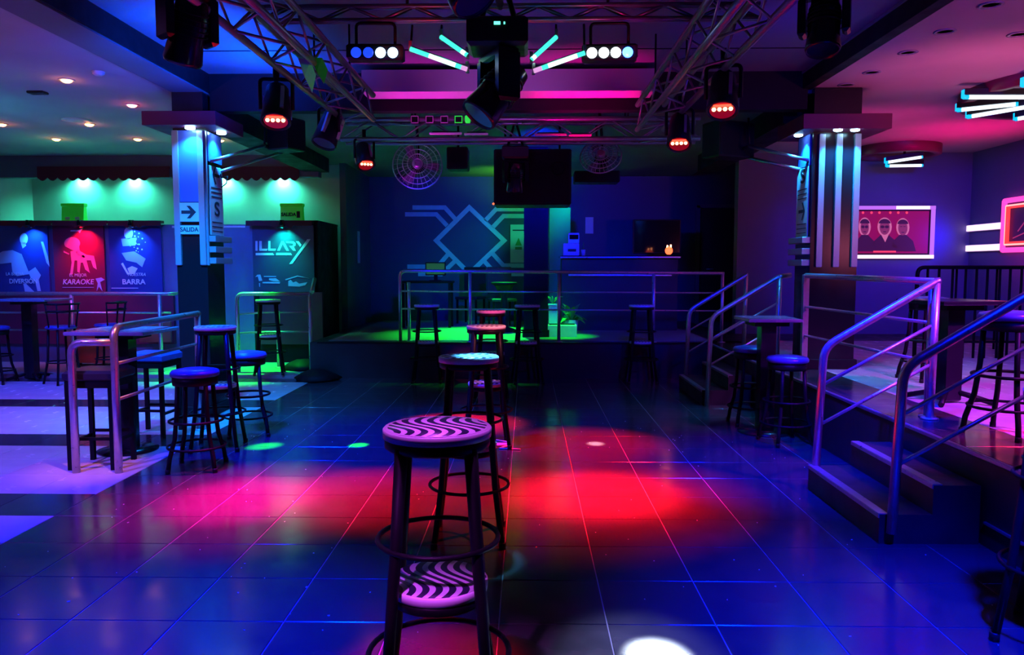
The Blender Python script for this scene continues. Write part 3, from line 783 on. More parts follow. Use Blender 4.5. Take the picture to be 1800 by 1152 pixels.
spot('emergency_box_spot', (-5.8, 11.4, 2.9), (-6.55, 12.05, 2.2), (0.1, 1.0, 0.0), 4, 40, 0.8, 0.03)  # green spot shining on the emergency box from outside, no lamp there
# wooden bench
a, b = at(118, 583, 11.0), at(196, 636, 11.0)
t = thing('bench', 'low brown wooden bench box against the left back wall', 'bench', ((a.x + b.x) / 2, 11.15, 0.05))
MB().box(((a.x + b.x) / 2, 11.15, 0.32), (b.x - a.x, 0.32, 0.44), bev=0.008).build('body', 'wood', t, True)
MB().box(((a.x + b.x) / 2, 11.15, 0.555), (b.x - a.x + .04, 0.36, 0.03), bev=0.005).build('lid', 'wood', t, True)
for q in (-.3, .3):
    for yy in (11.05, 11.25): MB().box(((a.x + b.x) / 2 + q, yy, 0.075), (0.05, 0.05, 0.05)).build('foot', 'black_paint', t, True)
# brown board
a, b = at(240, 566, 11.2), at(297, 603, 11.2)
t = thing('board', 'reddish brown board hung low on the left back wall', 'board', ((a.x + b.x) / 2, 11.3, b.z))
MB().box(((a.x + b.x) / 2, 11.28, (a.z + b.z) / 2), (b.x - a.x, 0.04, a.z - b.z), bev=.005).build('panel', 'wood', t, True)
MB().box(((a.x + b.x) / 2, 11.385, (a.z + b.z) / 2), (0.3, 0.17, 0.08)).build('wall_batten', 'wood', t, True)

# ================================================================== RAILINGS
def rail(label, loc, tops, posts, mids, r=0.024, rm=0.013, flat=(), name='railing', base=True):
    t = thing(name, label, 'railing', loc)
    for p in tops: MB().tube(fillet(p, 0.09), r, 12).build('top_rail', 'steel', t, True)
    for p in posts:
        MB().tube(p, r, 12).build('post', 'steel', t, True)
        if base:
            b_ = min(p, key=lambda q: q[2])
            MB().lathe([(r + .03, 0.0), (r + .03, 0.008), (r + .004, 0.012)], 16, b_).build('base_flange', 'steel', t, True)
    for p in mids: MB().tube(fillet(p, 0.05), rm, 8).build('mid_rail', 'steel', t, True)
    for p in flat: MB().box(p[0], p[1], bev=0.004).build('flat_post', 'steel', t, True)
    return t
# front left
rail('steel handrail with a square hoop by the left bar table', (-3.1, 5.43, 0),
     [[(-3.25, 5.43, 0.0), (-3.25, 5.43, 0.945), (-2.945, 5.43, 0.945)], [(-2.94, 5.43, 0.0), (-2.94, 5.43, 1.05), (-2.98, 6.95, 1.06)]],
     [[(-2.99, 6.93, 0), (-2.98, 6.93, 1.05)]],
     [[(-2.94, 5.43, 0.79), (-2.98, 6.93, 0.79)], [(-2.94, 5.43, 0.53), (-2.98, 6.93, 0.53)]], 0.027)
# left back, two pieces
rail('steel railing in front of the three posters', (-6.4, 10.5, 0.05),
     [[(-8.0, 10.5, 1.12), (-4.86, 10.5, 1.12), (-4.86, 10.95, 1.12), (-4.86, 10.95, 0.05)]],
     [[(-5.03, 10.5, 0.05), (-5.03, 10.5, 1.11)], [(-6.25, 10.5, 0.05), (-6.25, 10.5, 1.11)], [(-7.4, 10.5, 0.05), (-7.4, 10.5, 1.11)]],
     [[(-8.0, 10.5, 0.86), (-4.88, 10.5, 0.86)], [(-8.0, 10.5, 0.62), (-4.88, 10.5, 0.62)]], 0.026)
rail('steel railing in front of the lettered banner', (-3.5, 10.5, 0.05),
     [[(-3.96, 10.5, 0.05), (-3.96, 10.5, 1.12), (-2.96, 10.5, 1.12)]],
     [[(-2.96, 10.5, 0.05), (-2.96, 10.5, 1.13)], [(-3.55, 10.95, 0.05), (-3.55, 10.95, 0.86)]],
     [[(-3.96, 10.5, 0.84), (-3.55, 10.5, 0.87), (-2.96, 10.5, 0.87)], [(-3.96, 10.5, 0.58), (-3.55, 10.5, 0.60), (-2.96, 10.5, 0.60)]], 0.026)
# stage railing
SY = 10.35
rail('long steel railing along the front of the back stage', (0.4, SY, PZ),
     [[(-1.70, SY, PZ), (-1.70, SY, 1.435), (2.62, SY, 1.40)]],
     [[(-1.60, SY + .12, PZ), (-1.60, SY + .12, 1.28)], [(-0.76, SY, PZ), (-0.76, SY, 1.42)], [(0.43, SY, PZ), (0.43, SY, 1.42)], [(1.69, SY, PZ), (1.69, SY, 1.40)], [(2.60, SY, PZ), (2.60, SY, 1.39)]],
     [[(-1.70, SY, 1.163), (2.6, SY, 1.14)], [(-1.70, SY, 0.925), (2.6, SY, 0.90)]], 0.022, 0.011)
# near stair handrails
def stair_rail(y, label, zb, x0=1.93, x1=2.67, ext=.02):
    return rail(label, (x0, y, zb),
        [[(x0, y, zb), (x0 + .03, y, 0.955), (x1, y, 1.385), (x1 + ext, y, 1.385 + ext * .1)]],
        [[(x1 - .01, y, PZ), (x1, y, 1.375)]],
        [[(x0 + .02, y, 0.70), (x1, y, 1.11)], [(x0 + .02, y, 0.44), (x1, y, 0.85)]], 0.026, 0.012)
stair_rail(4.045, 'steel handrail on the near side of the right front steps', 0.07, 1.935)
t = stair_rail(5.10, 'steel handrail on the far side of the right front steps', 0.16, 1.925)
t = rail('steel platform railing from the front steps to the right pillar', (2.69, 6.2, PZ),
     [[(2.68, 5.13, 1.385), (2.70, 7.55, 1.40)]], [[(2.68, 5.17, PZ), (2.68, 5.17, 1.375)]], [[(2.68, 5.13, 1.11), (2.70, 7.55, 1.10)], [(2.68, 5.13, 0.85), (2.70, 7.55, 0.82)]], 0.024, 0.012,
     [((2.70, 7.555, 0.95), (0.055, 0.05, 0.92))])
stair_rail(8.24, 'steel handrail on the near side of the rear steps', 0.0, 1.93, ext=.12)
stair_rail(9.50, 'steel handrail on the far side of the rear steps', 0.16, 1.96)

# ================================================================== STEPS
def steps(label, y0, y1):
    yc, ly = (y0 + y1) / 2, y1 - y0
    t = thing('steps', label, 'steps', (2.15, yc, 0))
    for i, (xa, z) in enumerate(((1.885, 0.16), (2.165, 0.32))):
        MB().box(((xa + 2.415) / 2, yc, z - 0.08), (2.415 - xa, ly, 0.16)).build('step', 'stage_black', t, True)
        MB().box((xa + 0.022, yc, z + 0.003), (0.05, ly, 0.006)).box((xa - 0.003, yc, z - 0.008), (0.006, ly, 0.022)).build('nosing', 'steel', t, True)
    return t
steps('two black steps with metal nosings at right front', 4.08, 5.12)
steps('two black steps with metal nosings beside the stage', 8.28, 9.52)

# ================================================================== STOOLS
def make_tall():
    t = thing('tall_stool', '', 'stool')
    def disc(name, bandname, z, rad):
        s_ = MB().lathe([(rad, -0.028), (rad + .001, -0.004), (rad - .003, 0.0)], 40, (0, 0, 0)).build(name, 'rim', t)
        s_.location = (0, 0, z)
        MB().lathe([(0.0, 0.0006), (rad - .004, 0.0006), (rad - .004, 0.0012), (0.0, 0.0012)], 40, caps=False).build('printed_top', 'wave', s_)
        MB().lathe([(rad - .012, -0.062), (rad - .004, -0.055), (rad - .004, -0.030), (rad - .010, -0.0285)], 32).build(bandname, 'black_metal', s_)
    disc('seat', 'seat_band', 1.0, 0.162); disc('shelf', 'shelf_band', 0.53, 0.150)
    for k in range(4):
        a = R(45 + 90 * k); c_, s_ = math.cos(a), math.sin(a)
        pts = [(c_ * .140, s_ * .140, .955), (c_ * .165, s_ * .165, .66), (c_ * .200, s_ * .200, .32), (c_ * .255, s_ * .255, 0.0)]
        lg = MB().tube(pts, [.020, .018, .017, .016], 10).build('leg', 'black_metal', t)
        MB().lathe([(.019, 0), (.019, .03), (.016, .035)], 10, (c_ * .254, s_ * .254, 0)).build('foot_cap', 'black_plastic', lg)
    MB().ring((0, 0, .66), .182, .008).build('foot_ring', 'black_metal', t)
    MB().ring((0, 0, .30), .215, .009).build('foot_ring', 'black_metal', t)
    return t
tall0 = make_tall()
G = 'tall stools with wavy printed seats'
TALL = [((-0.268, 2.29, 0), 4, 'tall stool nearest the camera, purple lit wavy seat and lower shelf'),
        ((-0.312, 4.14, 0), 2, 'second tall wavy stool of the centre row, seat lit white blue'),
        ((-0.335, 6.36, 0), 6, 'third tall wavy stool of the centre row, reddish seat'),
        ((-0.40, 8.62, 0), 0, 'farthest tall wavy stool of the centre row, pink seat'),
        ((-2.53, 6.22, 0), 10, 'tall wavy stool in front of the left pillar'),
        ((-3.46, 10.28, 0.05), 14, 'tall wavy stool in front of the lettered banner railing'),
        ((-1.29, 9.95, 0), 3, 'tall wavy stool at the left end of the stage front'),
        ((0.006, 9.92, 0), 8, 'tall wavy stool at the middle of the stage front'),
        ((1.475, 9.95, 0), 0, 'tall wavy stool at the right end of the stage front'),
        ((2.11, 3.0, 0), 45, 'tall wavy stool cut off by the right frame edge')]
for i, (loc, rz, lab) in enumerate(TALL):
    o = tall0 if i == 0 else copy_tree(tall0)
    place(o, loc, R(rz), lab, G)

def make_pad(seatmat='vinyl'):
    t = thing('padded_stool', '', 'stool')
    MB().lathe([(.150, -.055), (.168, -.045), (.172, -.025), (.160, -.006), (.10, .006), (.03, .010), (.004, .011)], 36, (0, 0, .735)).build('seat', seatmat, t)
    MB().lathe([(.155, -.11), (.158, -.09), (.158, -.055)], 32, (0, 0, .735)).build('seat_band', 'black_metal', t)
    for k in range(4):
        a = R(45 + 90 * k); c_, s_ = math.cos(a), math.sin(a)
        pts = [(c_ * .138, s_ * .138, .64), (c_ * .150, s_ * .150, .42), (c_ * .172, s_ * .172, .24), (c_ * .215, s_ * .215, .10), (c_ * .230, s_ * .230, 0)]
        lg = MB().tube(pts, .016, 10).build('leg', 'black_metal', t)
        MB().lathe([(.018, 0), (.018, .03), (.016, .032)], 10, (c_ * .230, s_ * .230, 0)).build('foot_cap', 'black_plastic', lg)
    MB().ring((0, 0, .36), .186, .010).build('foot_ring', 'black_metal', t)
    MB().ring((0, 0, .17), .203, .009).build('foot_ring', 'black_metal', t)
    return t
pad0 = make_pad()
G2 = 'round padded stools'
PADS = [((-2.43, 5.58, 0), 8, 'round blue padded stool beside the left handrail'),
        ((-2.47, 6.74, 0), 20, 'round blue padded stool behind the left wavy stool'),
        ((2.12, 7.30, 0), 0, 'round blue padded stool under the square table, farther one'),
        ((2.19, 6.50, 0), 12, 'round blue padded stool before the square table, nearer one'),
        ((2.86, 4.62, PZ), 30, 'round padded stool on the platform behind the front steps'),
        ((3.55, 6.9, PZ), 10, 'round padded stool on the platform beside the black railing'),
        ((-6.78, 9.70, 0), 5, 'round padded stool with pale seat at far left table')]
for i, (loc, rz, lab) in enumerate(PADS):
    o = pad0 if i == 0 else copy_tree(pad0)
    place(o, loc, R(rz), lab, G2)

def make_square(h, label, loc, rz, seatm):
    t = thing('square_stool', label, 'stool', loc, rz, 'square padded stools')
    MB().box((0, 0, h - .04), (.36, .36, .08), bev=.02).build('seat', seatm, t)
    MB().box((0, 0, h - .10), (.34, .34, .05)).build('seat_frame', 'black_metal', t)
    for sx in (-1, 1):
        for sy in (-1, 1):
            MB().box((sx * .155, sy * .155, (h - .1) / 2), (.032, .032, h - .1)).build('leg', 'black_metal', t)
    for sx in (-1, 1): MB().box((sx * .155, 0, .20), (.02, .29, .022)).build('stretcher', 'black_metal', t)
    for sy in (-1, 1): MB().box((0, sy * .155, .23), (.29, .02, .022)).build('stretcher', 'black_metal', t)
    return t
make_square(.73, 'black square padded stool behind the left handrail hoop', (-3.18, 5.66, 0), R(2), 'vinyl_black')
make_square(.73, 'square stool with blue seat behind the left bar table', (-3.32, 6.77, 0), R(-3), 'vinyl')

# bar tables
def bar_table(label, loc, w_, d_, h, rz=0, base='round', mt='laminate'):
    t = thing('bar_table', label, 'table', loc, rz)
    MB().box((0, 0, h - .015), (w_, d_, .03), bev=.006).build('tabletop', mt, t)
    MB().box((0, 0, h / 2), (.13, .13, h - .03), bev=.01).build('pedestal', 'black_gloss', t)
    MB().box((0, 0, h - .05), (.3, .3, .04)).build('top_plate', 'black_metal', t)
    if base == 'round': MB().lathe([(.23, 0), (.23, .012), (.10, .03)], 32).build('base', 'black_gloss', t)
    else:
        for k in range(4):
            a = R(45 + 90 * k)
            MB().tube([(0, 0, .10), (math.cos(a) * .3, math.sin(a) * .3, .02)], .02, 8).build('leg', 'black_metal', t)
    return t
bar_table('square bar table with blue lit top by the left handrail', (-3.23, 6.12, 0), .62, .60, .985)
bar_table('square bar table on its pedestal before the right platform', (2.14, 6.92, 0), .46, .50, 1.035)
bar_table('bar table with crossed feet at far left', (-6.55, 10.05, 0), .80, .6, 1.07, 0, 'cross')
bar_table('dark bar table with crossed feet on the right platform', (3.12, 5.75, PZ), .52, .52, .76, R(10), 'cross', 'black_gloss')
# chairs with curved backs
def bar_chair(label, loc, rz):
    t = thing('bar_chair', label, 'chair', loc, rz, 'black bar chairs with curved backs')
    MB().lathe([(.17, -.04), (.185, -.02), (.17, 0), (.05, .008), (.004, .008)], 28, (0, 0, .74)).build('seat', 'vinyl', t)
    for k in range(4):
        a = R(45 + 90 * k); c_, s_ = math.cos(a), math.sin(a)
        MB().tube([(c_ * .15, s_ * .15, .70), (c_ * .17, s_ * .17, .3), (c_ * .23, s_ * .23, 0)], .015, 8).build('leg', 'black_metal', t)
    MB().ring((0, 0, .28), .18, .009).build('foot_ring', 'black_metal', t)
    for z, rr in ((1.02, .215), (.93, .205)):
        MB().tube([(math.cos(R(a)) * rr, math.sin(R(a)) * rr, z) for a in range(-80, 81, 16)], .013, 8).build('back_rail', 'black_metal', t)
    for a in (-78, -40, 0, 40, 78):
        MB().tube([(math.cos(R(a)) * .175, math.sin(R(a)) * .175, .72), (math.cos(R(a)) * .215, math.sin(R(a)) * .215, 1.02)], .009, 8).build('back_spindle', 'black_metal', t)
    return t
bar_chair('black bar chair with pink lit seat at far left table', (-5.92, 9.70, 0), R(-30))
bar_chair('black bar chair nearer the posters, behind the other bar chair', (-5.52, 10.1, 0), R(10))

# black metal railing on the right platform
BY = 8.6
def bxp(px): return at(px, 500, BY).x
t = thing('black_railing', 'black metal railing with upright bars behind the platform seats', 'railing', (bxp(1700), BY, PZ))
MB().tube(fillet([(bxp(1612), BY, PZ), (bxp(1612), BY, 1.48), (bxp(1830), BY, 1.48)], .08), .022, 10).build('top_rail', 'black_metal', t, True)
for px in (1630, 1650, 1674, 1697, 1716, 1735, 1757, 1775, 1795, 1815):
    MB().tube([(bxp(px), BY, PZ), (bxp(px), BY, 1.47)], .014, 8).build('bar', 'black_metal', t, True)
MB().tube([(bxp(1612), BY, .66), (bxp(1830), BY, .66)], .014, 8).build('bottom_rail', 'black_metal', t, True)

# ================================================================== RIGHT WALL DECOR
# framed trio print
a, b = at(1478, 362, 11.86), at(1640, 455, 11.86)
t = thing('light_frame', 'backlit picture of three people inside a white pink LED frame', 'picture', ((a.x + b.x) / 2, 11.9, b.z))
cx_, cz_ = (a.x + b.x) / 2, (a.z + b.z) / 2; W_, H_ = b.x - a.x, a.z - b.z
MB().box((cx_, 11.88, cz_), (W_, .04, H_)).build('backing', 'black_plastic', t, True)
for nm, c_, d_, m_ in (('led_strip', (cx_, 11.85, a.z - .03), (W_, .03, .055), 'led_violet'), ('led_strip', (cx_, 11.85, b.z + .03), (W_, .03, .055), 'led_bar'), ('led_strip', (b.x - .03, 11.85, cz_), (.055, .03, H_ - .12), 'led_violet')):
    MB().box(c_, d_).build(nm, m_, t, True)
MB().box((b.x - .34, 11.845, a.z - .03), (.5, .03, .05)).build('led_strip', 'led_bar', t, True)
M['pic_bg'] = mat('picture_glow', (0.10, 0.01, 0.05), 0.5, emit=(0.40, 0.004, 0.06), strength=0.55, var=0.05, scale=4)
em('pic_fig', (0.035, 0.004, 0.035), 1.0); em('pic_face', (0.20, 0.02, 0.10), 1.0); em('pic_line', (0.55, 0.12, 0.3), 1.0); em('pic_hot', (0.9, 0.05, 0.12), 1.0)
PYR = 11.845
MB().box((cx_ - .01, PYR + .012, cz_), (W_ - .16, .012, H_ - .16)).build('picture_screen', 'pic_bg', t, True)
def pic(px, m_, nm='figure', l=0): MB().slab([at(x, y, PYR - .001 * l) for x, y in px], (0, -.001, 0)).build(nm, m_, t, True)
for k, px in enumerate((1517, 1532, 1546, 1565, 1579, 1594)): pic(ell(px, 374, 2.4, 2.4, 8), 'pic_hot', 'stage_light')
for (hx, hy, rw) in ((1520, 399, 9), (1555, 399, 11), (1587, 400, 10)):
    pic(ell(hx, hy, rw + 1.6, 16.5), 'pic_line', 'outline', 1)
    pic([(hx - rw * 2.3, 442), (hx - rw * 1.7, 424), (hx - rw * .6, 413), (hx + rw * .6, 413), (hx + rw * 1.8, 424), (hx + rw * 2.3, 442)], 'pic_fig', 'figure', 2)
    pic(ell(hx, hy + 1, rw * .82, 13), 'pic_face', 'face', 3)
    pic(ell(hx, hy - 6, rw * .95, 8, 14, 180, 360), 'pic_fig', 'hair', 4)
    if hx < 1580:
        pic(ell(hx - rw * .35, hy, rw * .33, 2.6, 10), 'pic_fig', 'sunglasses', 5); pic(ell(hx + rw * .35, hy, rw * .33, 2.6, 10), 'pic_fig', 'sunglasses', 5)
    else: pic([(hx - 5, hy - 2), (hx - 1, hy - 2), (hx - 1, hy - 1), (hx - 5, hy - 1)], 'pic_fig', 'eye', 5); pic([(hx + 1, hy - 2), (hx + 5, hy - 2), (hx + 5, hy - 1), (hx + 1, hy - 1)], 'pic_fig', 'eye', 5)
    pic([(hx - 3, hy + 8), (hx + 3, hy + 8), (hx + 2, hy + 9.4), (hx - 2, hy + 9.4)], 'pic_fig', 'mouth', 5)
pic([(1549, 413), (1562, 413), (1556, 426)], 'pic_line', 'collar', 4)
pic([(1535, 441), (1575, 441), (1575, 444), (1535, 444)], 'pic_hot', 'stage_light', 4)
# two LED bars and the neon picture on the right wall
WX = 6.68
def wy(px): return atx(px, 420, WX).y
for py, lab in ((400, 'upper white LED bar on the right wall'), (436, 'lower white LED bar on the right wall')):
    y1_, y0_ = wy(1691), wy(1764)
    z = atx(1727, py, WX).z
    t = thing('led_bar', lab, 'lamp', (WX, (y0_ + y1_) / 2, z), 0, 'LED bars on the right wall')
    MB().box((WX - .01, (y0_ + y1_) / 2, z), (.03, y1_ - y0_, .10)).build('housing', 'white_plastic', t, True)
    MB().box((WX - .03, (y0_ + y1_) / 2, z), (.02, y1_ - y0_ - .02, .085)).build('diffuser', 'led_bar', t, True)
spot('bar_light', (WX - .2, 11.5, 1.95), (5.6, 11.95, 1.9), BLUE, 40, 120, 1.0, 0.2)
y1_ = wy(1768); y0_ = y1_ - 1.7
zt, zb_ = atx(1768, 354, WX).z, atx(1768, 440, WX).z
t = thing('neon_frame', 'picture in a glowing red and pink neon frame, right wall', 'picture', (WX, (y0_ + y1_) / 2, zb_))
MB().box((WX + .0, (y0_ + y1_) / 2, (zt + zb_) / 2), (.03, y1_ - y0_, zt - zb_)).build('backing', 'poster_dark', t, True)
for off, r_, m_, dx in ((0.0, .035, 'neon_pink', 0), (.085, .028, 'neon_red', 0), (.075, .012, 'neon_hot', .02)):
    ya, yb, za, zc = y1_ - off, y0_ + off, zt - off, zb_ + off
    for p, q in (((ya, za), (ya, zc)), ((ya, zc), (yb, zc)), ((yb, zc), (yb, za)), ((yb, za), (ya, za))):
        MB().tube([(WX - .04 - dx, p[0], p[1]), (WX - .04 - dx, q[0], q[1])], r_, 8).build('neon_tube', m_, t, True)
ym = (y0_ + y1_) / 2
em('neon_line', (0.28, 0.02, 0.14), 1.0)
for pts in ([(y1_ - .3, zb_ + .25), (y1_ - .45, zt - .3), (y1_ - .75, zt - .38), (y1_ - .55, zb_ + .28)], [(y1_ - .2, zb_ + .16), (y1_ - .95, zb_ + .35)]):
    MB().tube([(WX - .025, a_, b_) for a_, b_ in pts], .008, 6).build('line_drawing', 'neon_line', t, True)
point('neon_glow', (WX - .35, y1_ - .4, zb_ - .1), (1.0, .03, .25), 2.0, .15)
# slim ledge with a glowing white strip on the back railing line
a, b = at(1687, 468, 9.4), at(1774, 469, 9.4)
t = thing('wall_shelf', 'slim dark ledge with a glowing white edge behind the black railing', 'shelf', ((a.x + b.x) / 2, 9.5, PZ))
MB().box(((a.x + b.x) / 2, 9.52, a.z - .02), (b.x - a.x, .24, .03)).build('ledge', 'black_plastic', t, True)
MB().box(((a.x + b.x) / 2, 9.395, a.z - .012), (b.x - a.x, .008, .012)).build('led_strip', 'led_bar', t, True)
for q in (a.x + .05, b.x - .05): MB().tube([(q, 9.55, PZ), (q, 9.55, a.z - .03)], .014, 8).build('leg', 'black_metal', t, True)

# ================================================================== ROUND CEILING FEATURES (right)
def ring_lamp(label, c, R_, bars):
    t = thing('ceiling_ring', label, 'ceiling lamp', (c[0], c[1], CZ))
    MB().lathe([(R_, CZ), (R_, c[2]), (R_ - .10, c[2]), (R_ - .10, CZ - .02)], 56, (c[0], c[1], 0), caps=False).build('drum', 'burgundy', t, True)
    MB().lathe([(R_ - .10, CZ - .03), (R_ - .10, CZ - .012)], 48, (c[0], c[1], 0)).build('inner_panel', 'ceil_white', t, True)
    for A, B in bars:
        d = B - A; up = Vector((0, 0, .055))
        nrm = d.normalized().cross(Vector((0, 0, 1))) * .03
        MB().slab([A + up * .35 - nrm, A + up * .35 + nrm, B + up * .35 + nrm, B + up * .35 - nrm], up).build('tube_housing', 'black_plastic', t, True)
        MB().tube([A + d * .08, B - d * .04], .019, 8).build('led_tube', 'led_tube_white', t, True)
        for f0, f1 in ((0, .08), (.96, 1)): MB().tube([A + d * f0, A + d * f1], .020, 8).build('led_end', 'led_tube_cyan', t, True)
        MB().box(A + Vector((0, 0, .03)), (.012, .05, .075)).build('end_plate', 'led_tube_cyan', t, True)
        m_ = (A + B) / 2
        MB().tube([m_ + up, Vector((m_.x, m_.y, CZ))], .012, 8).build('hanger', 'black_metal', t, True)
    return t
ring_lamp('large round burgundy ceiling ring with white LED tubes', (5.44, 7.60, 3.10), 1.18,
    [(at(1693, 171, 7.45), at(1812, 171, 7.40)), (at(1682, 194, 7.95), at(1790, 183, 7.65)), (at(1700, 206, 8.1), at(1812, 187, 7.75)), (at(1784, 210, 8.4), at(1850, 198, 8.2)), (at(1797, 150, 7.0), at(1900, 150, 7.1))])
ring_lamp('small round burgundy ceiling ring near the back right wall', (5.30, 11.33, 3.07), .56,
    [(at(1556, 286, 11.1), at(1622, 276, 11.0)), (at(1558, 292, 11.3), at(1622, 291, 11.3)), (at(1505, 303, 11.2), at(1507, 279, 11.2))])
# downlights in the right ceiling (off)
for i, (px, py) in enumerate(((1742, 8), (1661, 55), (1596, 92), (1532, 127), (1487, 149), (1790, 60))):
    p = flr(px, py, CZ)
    o = MB().lathe([(.075, 0.0), (.078, -.004), (.055, -.008), (.05, .004)], 24, (0, 0, 0)).build('downlight', 'laminate')
    o.location = (p.x, p.y, CZ); tag(o, ['unlit round downlight in right ceiling, first from the camera', 'unlit round downlight in right ceiling, second from the camera', 'unlit round downlight in right ceiling, third from the camera', 'unlit round downlight in right ceiling, fourth from the camera', 'unlit round downlight nearest the right pillar', 'unlit round downlight above the large ceiling ring'][i], 'lamp', 'downlights in the right ceiling')
# left ceiling downlights (lit)
for i, (px, py, m_) in enumerate(((117, 140, 'led_warm'), (232, 184, 'led_pinkwarm'), (157, 218, 'led_warm'), (99, 244, 'led_warm'), (242, 244, 'led_warm'), (3, 218, 'led_warm'), (387, 246, 'led_warm'))):
    p = flr(px, py, CZ)
    t = thing('downlight', ['warm lit downlight nearest the camera in left ceiling', 'pink lit downlight left of the pillar', 'warm downlight beside the round ceiling speaker', 'warm downlight near the back wall, left one', 'warm downlight near the back wall, middle one', 'warm downlight at the left frame edge', 'warm downlight behind the left pillar cap'][i], 'lamp', (p.x, p.y, CZ), 0, 'lit downlights in the left ceiling')
    MB().lathe([(.07, 0.0), (.07, -.006), (.045, -.008), (.045, 0)], 20).build('bezel', 'white_plastic', t)
    MB().sphere((0, 0, -.004), .05, 14, 6, (1, 1, .55)).build('bulb', m_, t)
    point('downlight_glow', (p.x, p.y, CZ - .10), (1.0, .25, .06) if m_ == 'led_warm' else (1, .08, .15), .6, .04)
p = flr(135, 211, CZ)
o = MB().lathe([(.16, 0), (.16, -.01), (.12, -.014), (.02, -.015)], 28).build('ceiling_speaker', 'white_plastic'); o.location = (p.x, p.y, CZ); tag(o, 'round white ceiling speaker between the left downlights', 'speaker')
p = flr(66, 161, CZ)
o = MB().box((0, 0, -.012), (.16, .10, .024), bev=.006).build('ceiling_hatch', 'black_plastic'); o.location = (p.x, p.y, CZ); tag(o, 'small dark vent plate in the left ceiling', 'vent')
p = flr(173, 126, CZ)
t = thing('smoke_detector', 'small white smoke detector on left ceiling near the beam', 'detector', (p.x, p.y, CZ))
MB().lathe([(.05, 0), (.05, -.02), (.03, -.035), (.004, -.036)], 20).build('body', 'white_plastic', t)
MB().lathe([(.055, -.001), (.055, -.008)], 20).build('base', 'white_plastic', t)

# ================================================================== TRUSSES
TZ0, TZ1 = 2.775, 2.985
def truss(label, p0, p1, wd, ht, up_axis='x', nbay=14, hang=(0.2, 0.8), hz=3.41, cr=.024, name='lighting_truss'):
    """box truss from p0 to p1 (bottom centre line), running along y or x"""
    p0, p1 = Vector(p0), Vector(p1); d = (p1 - p0); L_ = d.length; d.normalize()
    s_ = d.cross(Vector((0, 0, 1))).normalized() * (wd / 2); u = Vector((0, 0, ht))
    t = thing(name, label, 'truss', p0)
    ch = [(-1, 0), (1, 0), (-1, 1), (1, 1)]
    for a, b in ch:
        o = s_ * a + u * b
        MB().tube([p0 + o, p1 + o], cr, 10).build('chord', 'truss', t, True)
    for i in range(nbay):
        q0, q1 = p0 + d * L_ * i / nbay, p0 + d * L_ * (i + 1) / nbay
        A, B = (q0, q1) if i % 2 == 0 else (q1, q0)
        for lo, hi in ((s_ * -1, s_ * -1 + u), (s_, s_ + u)): MB().tube([A + lo, B + hi], .009, 6).build('brace', 'truss', t, True)
        MB().tube([A - s_, B + s_], .009, 6).build('brace', 'truss', t, True)
        MB().tube([A - s_ + u, B + s_ + u], .009, 6).build('brace', 'truss', t, True)
    for f in hang:
        q = p0 + d * L_ * f + u
        for a in (-1, 1): MB().tube([q + s_ * a, Vector(((q + s_ * a).x, (q + s_ * a).y, hz))], .008, 6).build('hanger_rod', 'black_metal', t, True)
    return t
truss('left lighting truss running back over the dance floor', (-1.485, 2.4, TZ0), (-1.485, 6.9, TZ0), .27, .21)
truss('right lighting truss running back over the dance floor', (1.165, 2.4, TZ0), (1.165, 7.45, TZ0), .25, .23)
truss('rear cross truss with fans and lamps under the beam', (-1.9, 8.1, 2.78), (1.75, 8.1, 2.78), .24, .20, nbay=12, hz=3.17)
truss('front cross truss carrying the green LED tubes', (-1.7, 5.0, 3.03), (1.45, 5.0, 3.03), .03, .085, nbay=16, cr=.014, hang=(.3, .7))

# ================================================================== STAGE LAMPS
def led_head(label, loc, rz, tilt, s=1.0, m='led_red', lit=True, zc=None):
    """small hanging wash head: clamp, yoke, tapered can, row of four LEDs at its rim"""
    t = thing('wash_head', label, 'stage light', loc, rz, 'hanging stage wash heads')
    MB().tube([(0, 0, .05 * s), (0, 0, .16 * s)], .02 * s, 8).build('clamp', 'black_metal', t)
    y_ = MB()
    y_.tube(fillet([(-.10 * s, 0, -.13 * s), (-.10 * s, 0, .06 * s), (.10 * s, 0, .06 * s), (.10 * s, 0, -.13 * s)], .03 * s), .012 * s, 8)
    y_.build('yoke', 'black_metal', t)
    X = Matrix.Translation((0, 0, -.10 * s)) @ Matrix.Rotation(tilt, 4, 'X')
    can = MB().lathe([(.045 * s, .15 * s), (.070 * s, .12 * s), (.082 * s, 0), (.095 * s, -.13 * s), (.088 * s, -.135 * s), (.084 * s, -.12 * s)], 24, mx=X).build('can', 'black_plastic', t)
    MB().lathe([(.082 * s, -.124 * s), (.082 * s, -.120 * s)], 24, mx=X).build('lens_plate', 'glass_dark', can)
    for k in range(3):
        a = R(20 + 140 * k)
        MB().box((math.cos(a) * .088 * s, math.sin(a) * .088 * s, .0), (.02 * s, .03 * s, .16 * s), mx=X).build('cooling_fin', 'steel', can)
    if lit:
        for k in range(4):
            MB().sphere(((-.048 + .032 * k) * s, -.018 * s, -.130 * s), .0125 * s, 10, 6, mx=X).build('led', 'led_redhot', can)
        MB().box((0, -.050 * s, -.131 * s), (.10 * s, .016 * s, .006 * s), mx=X).build('led_strip', m, can)
        MB().lathe([(.074 * s, -.1265 * s), (.074 * s, -.1255 * s)], 24, mx=X).build('lens_glow', 'led_reddim', can)
    return t
def hang_at(px, py, Y): return at(px, py, Y)
p = at(485, 128, 5.5); led_head('black wash head with two red LEDs under left truss', (p.x, 5.5, TZ0 - .05), R(10), R(-26), 1.1)
p = at(640, 240, 8.0); led_head('red glowing wash head at the rear end of left truss', (p.x, 8.0, 2.72), R(25), R(-34), 1.0)
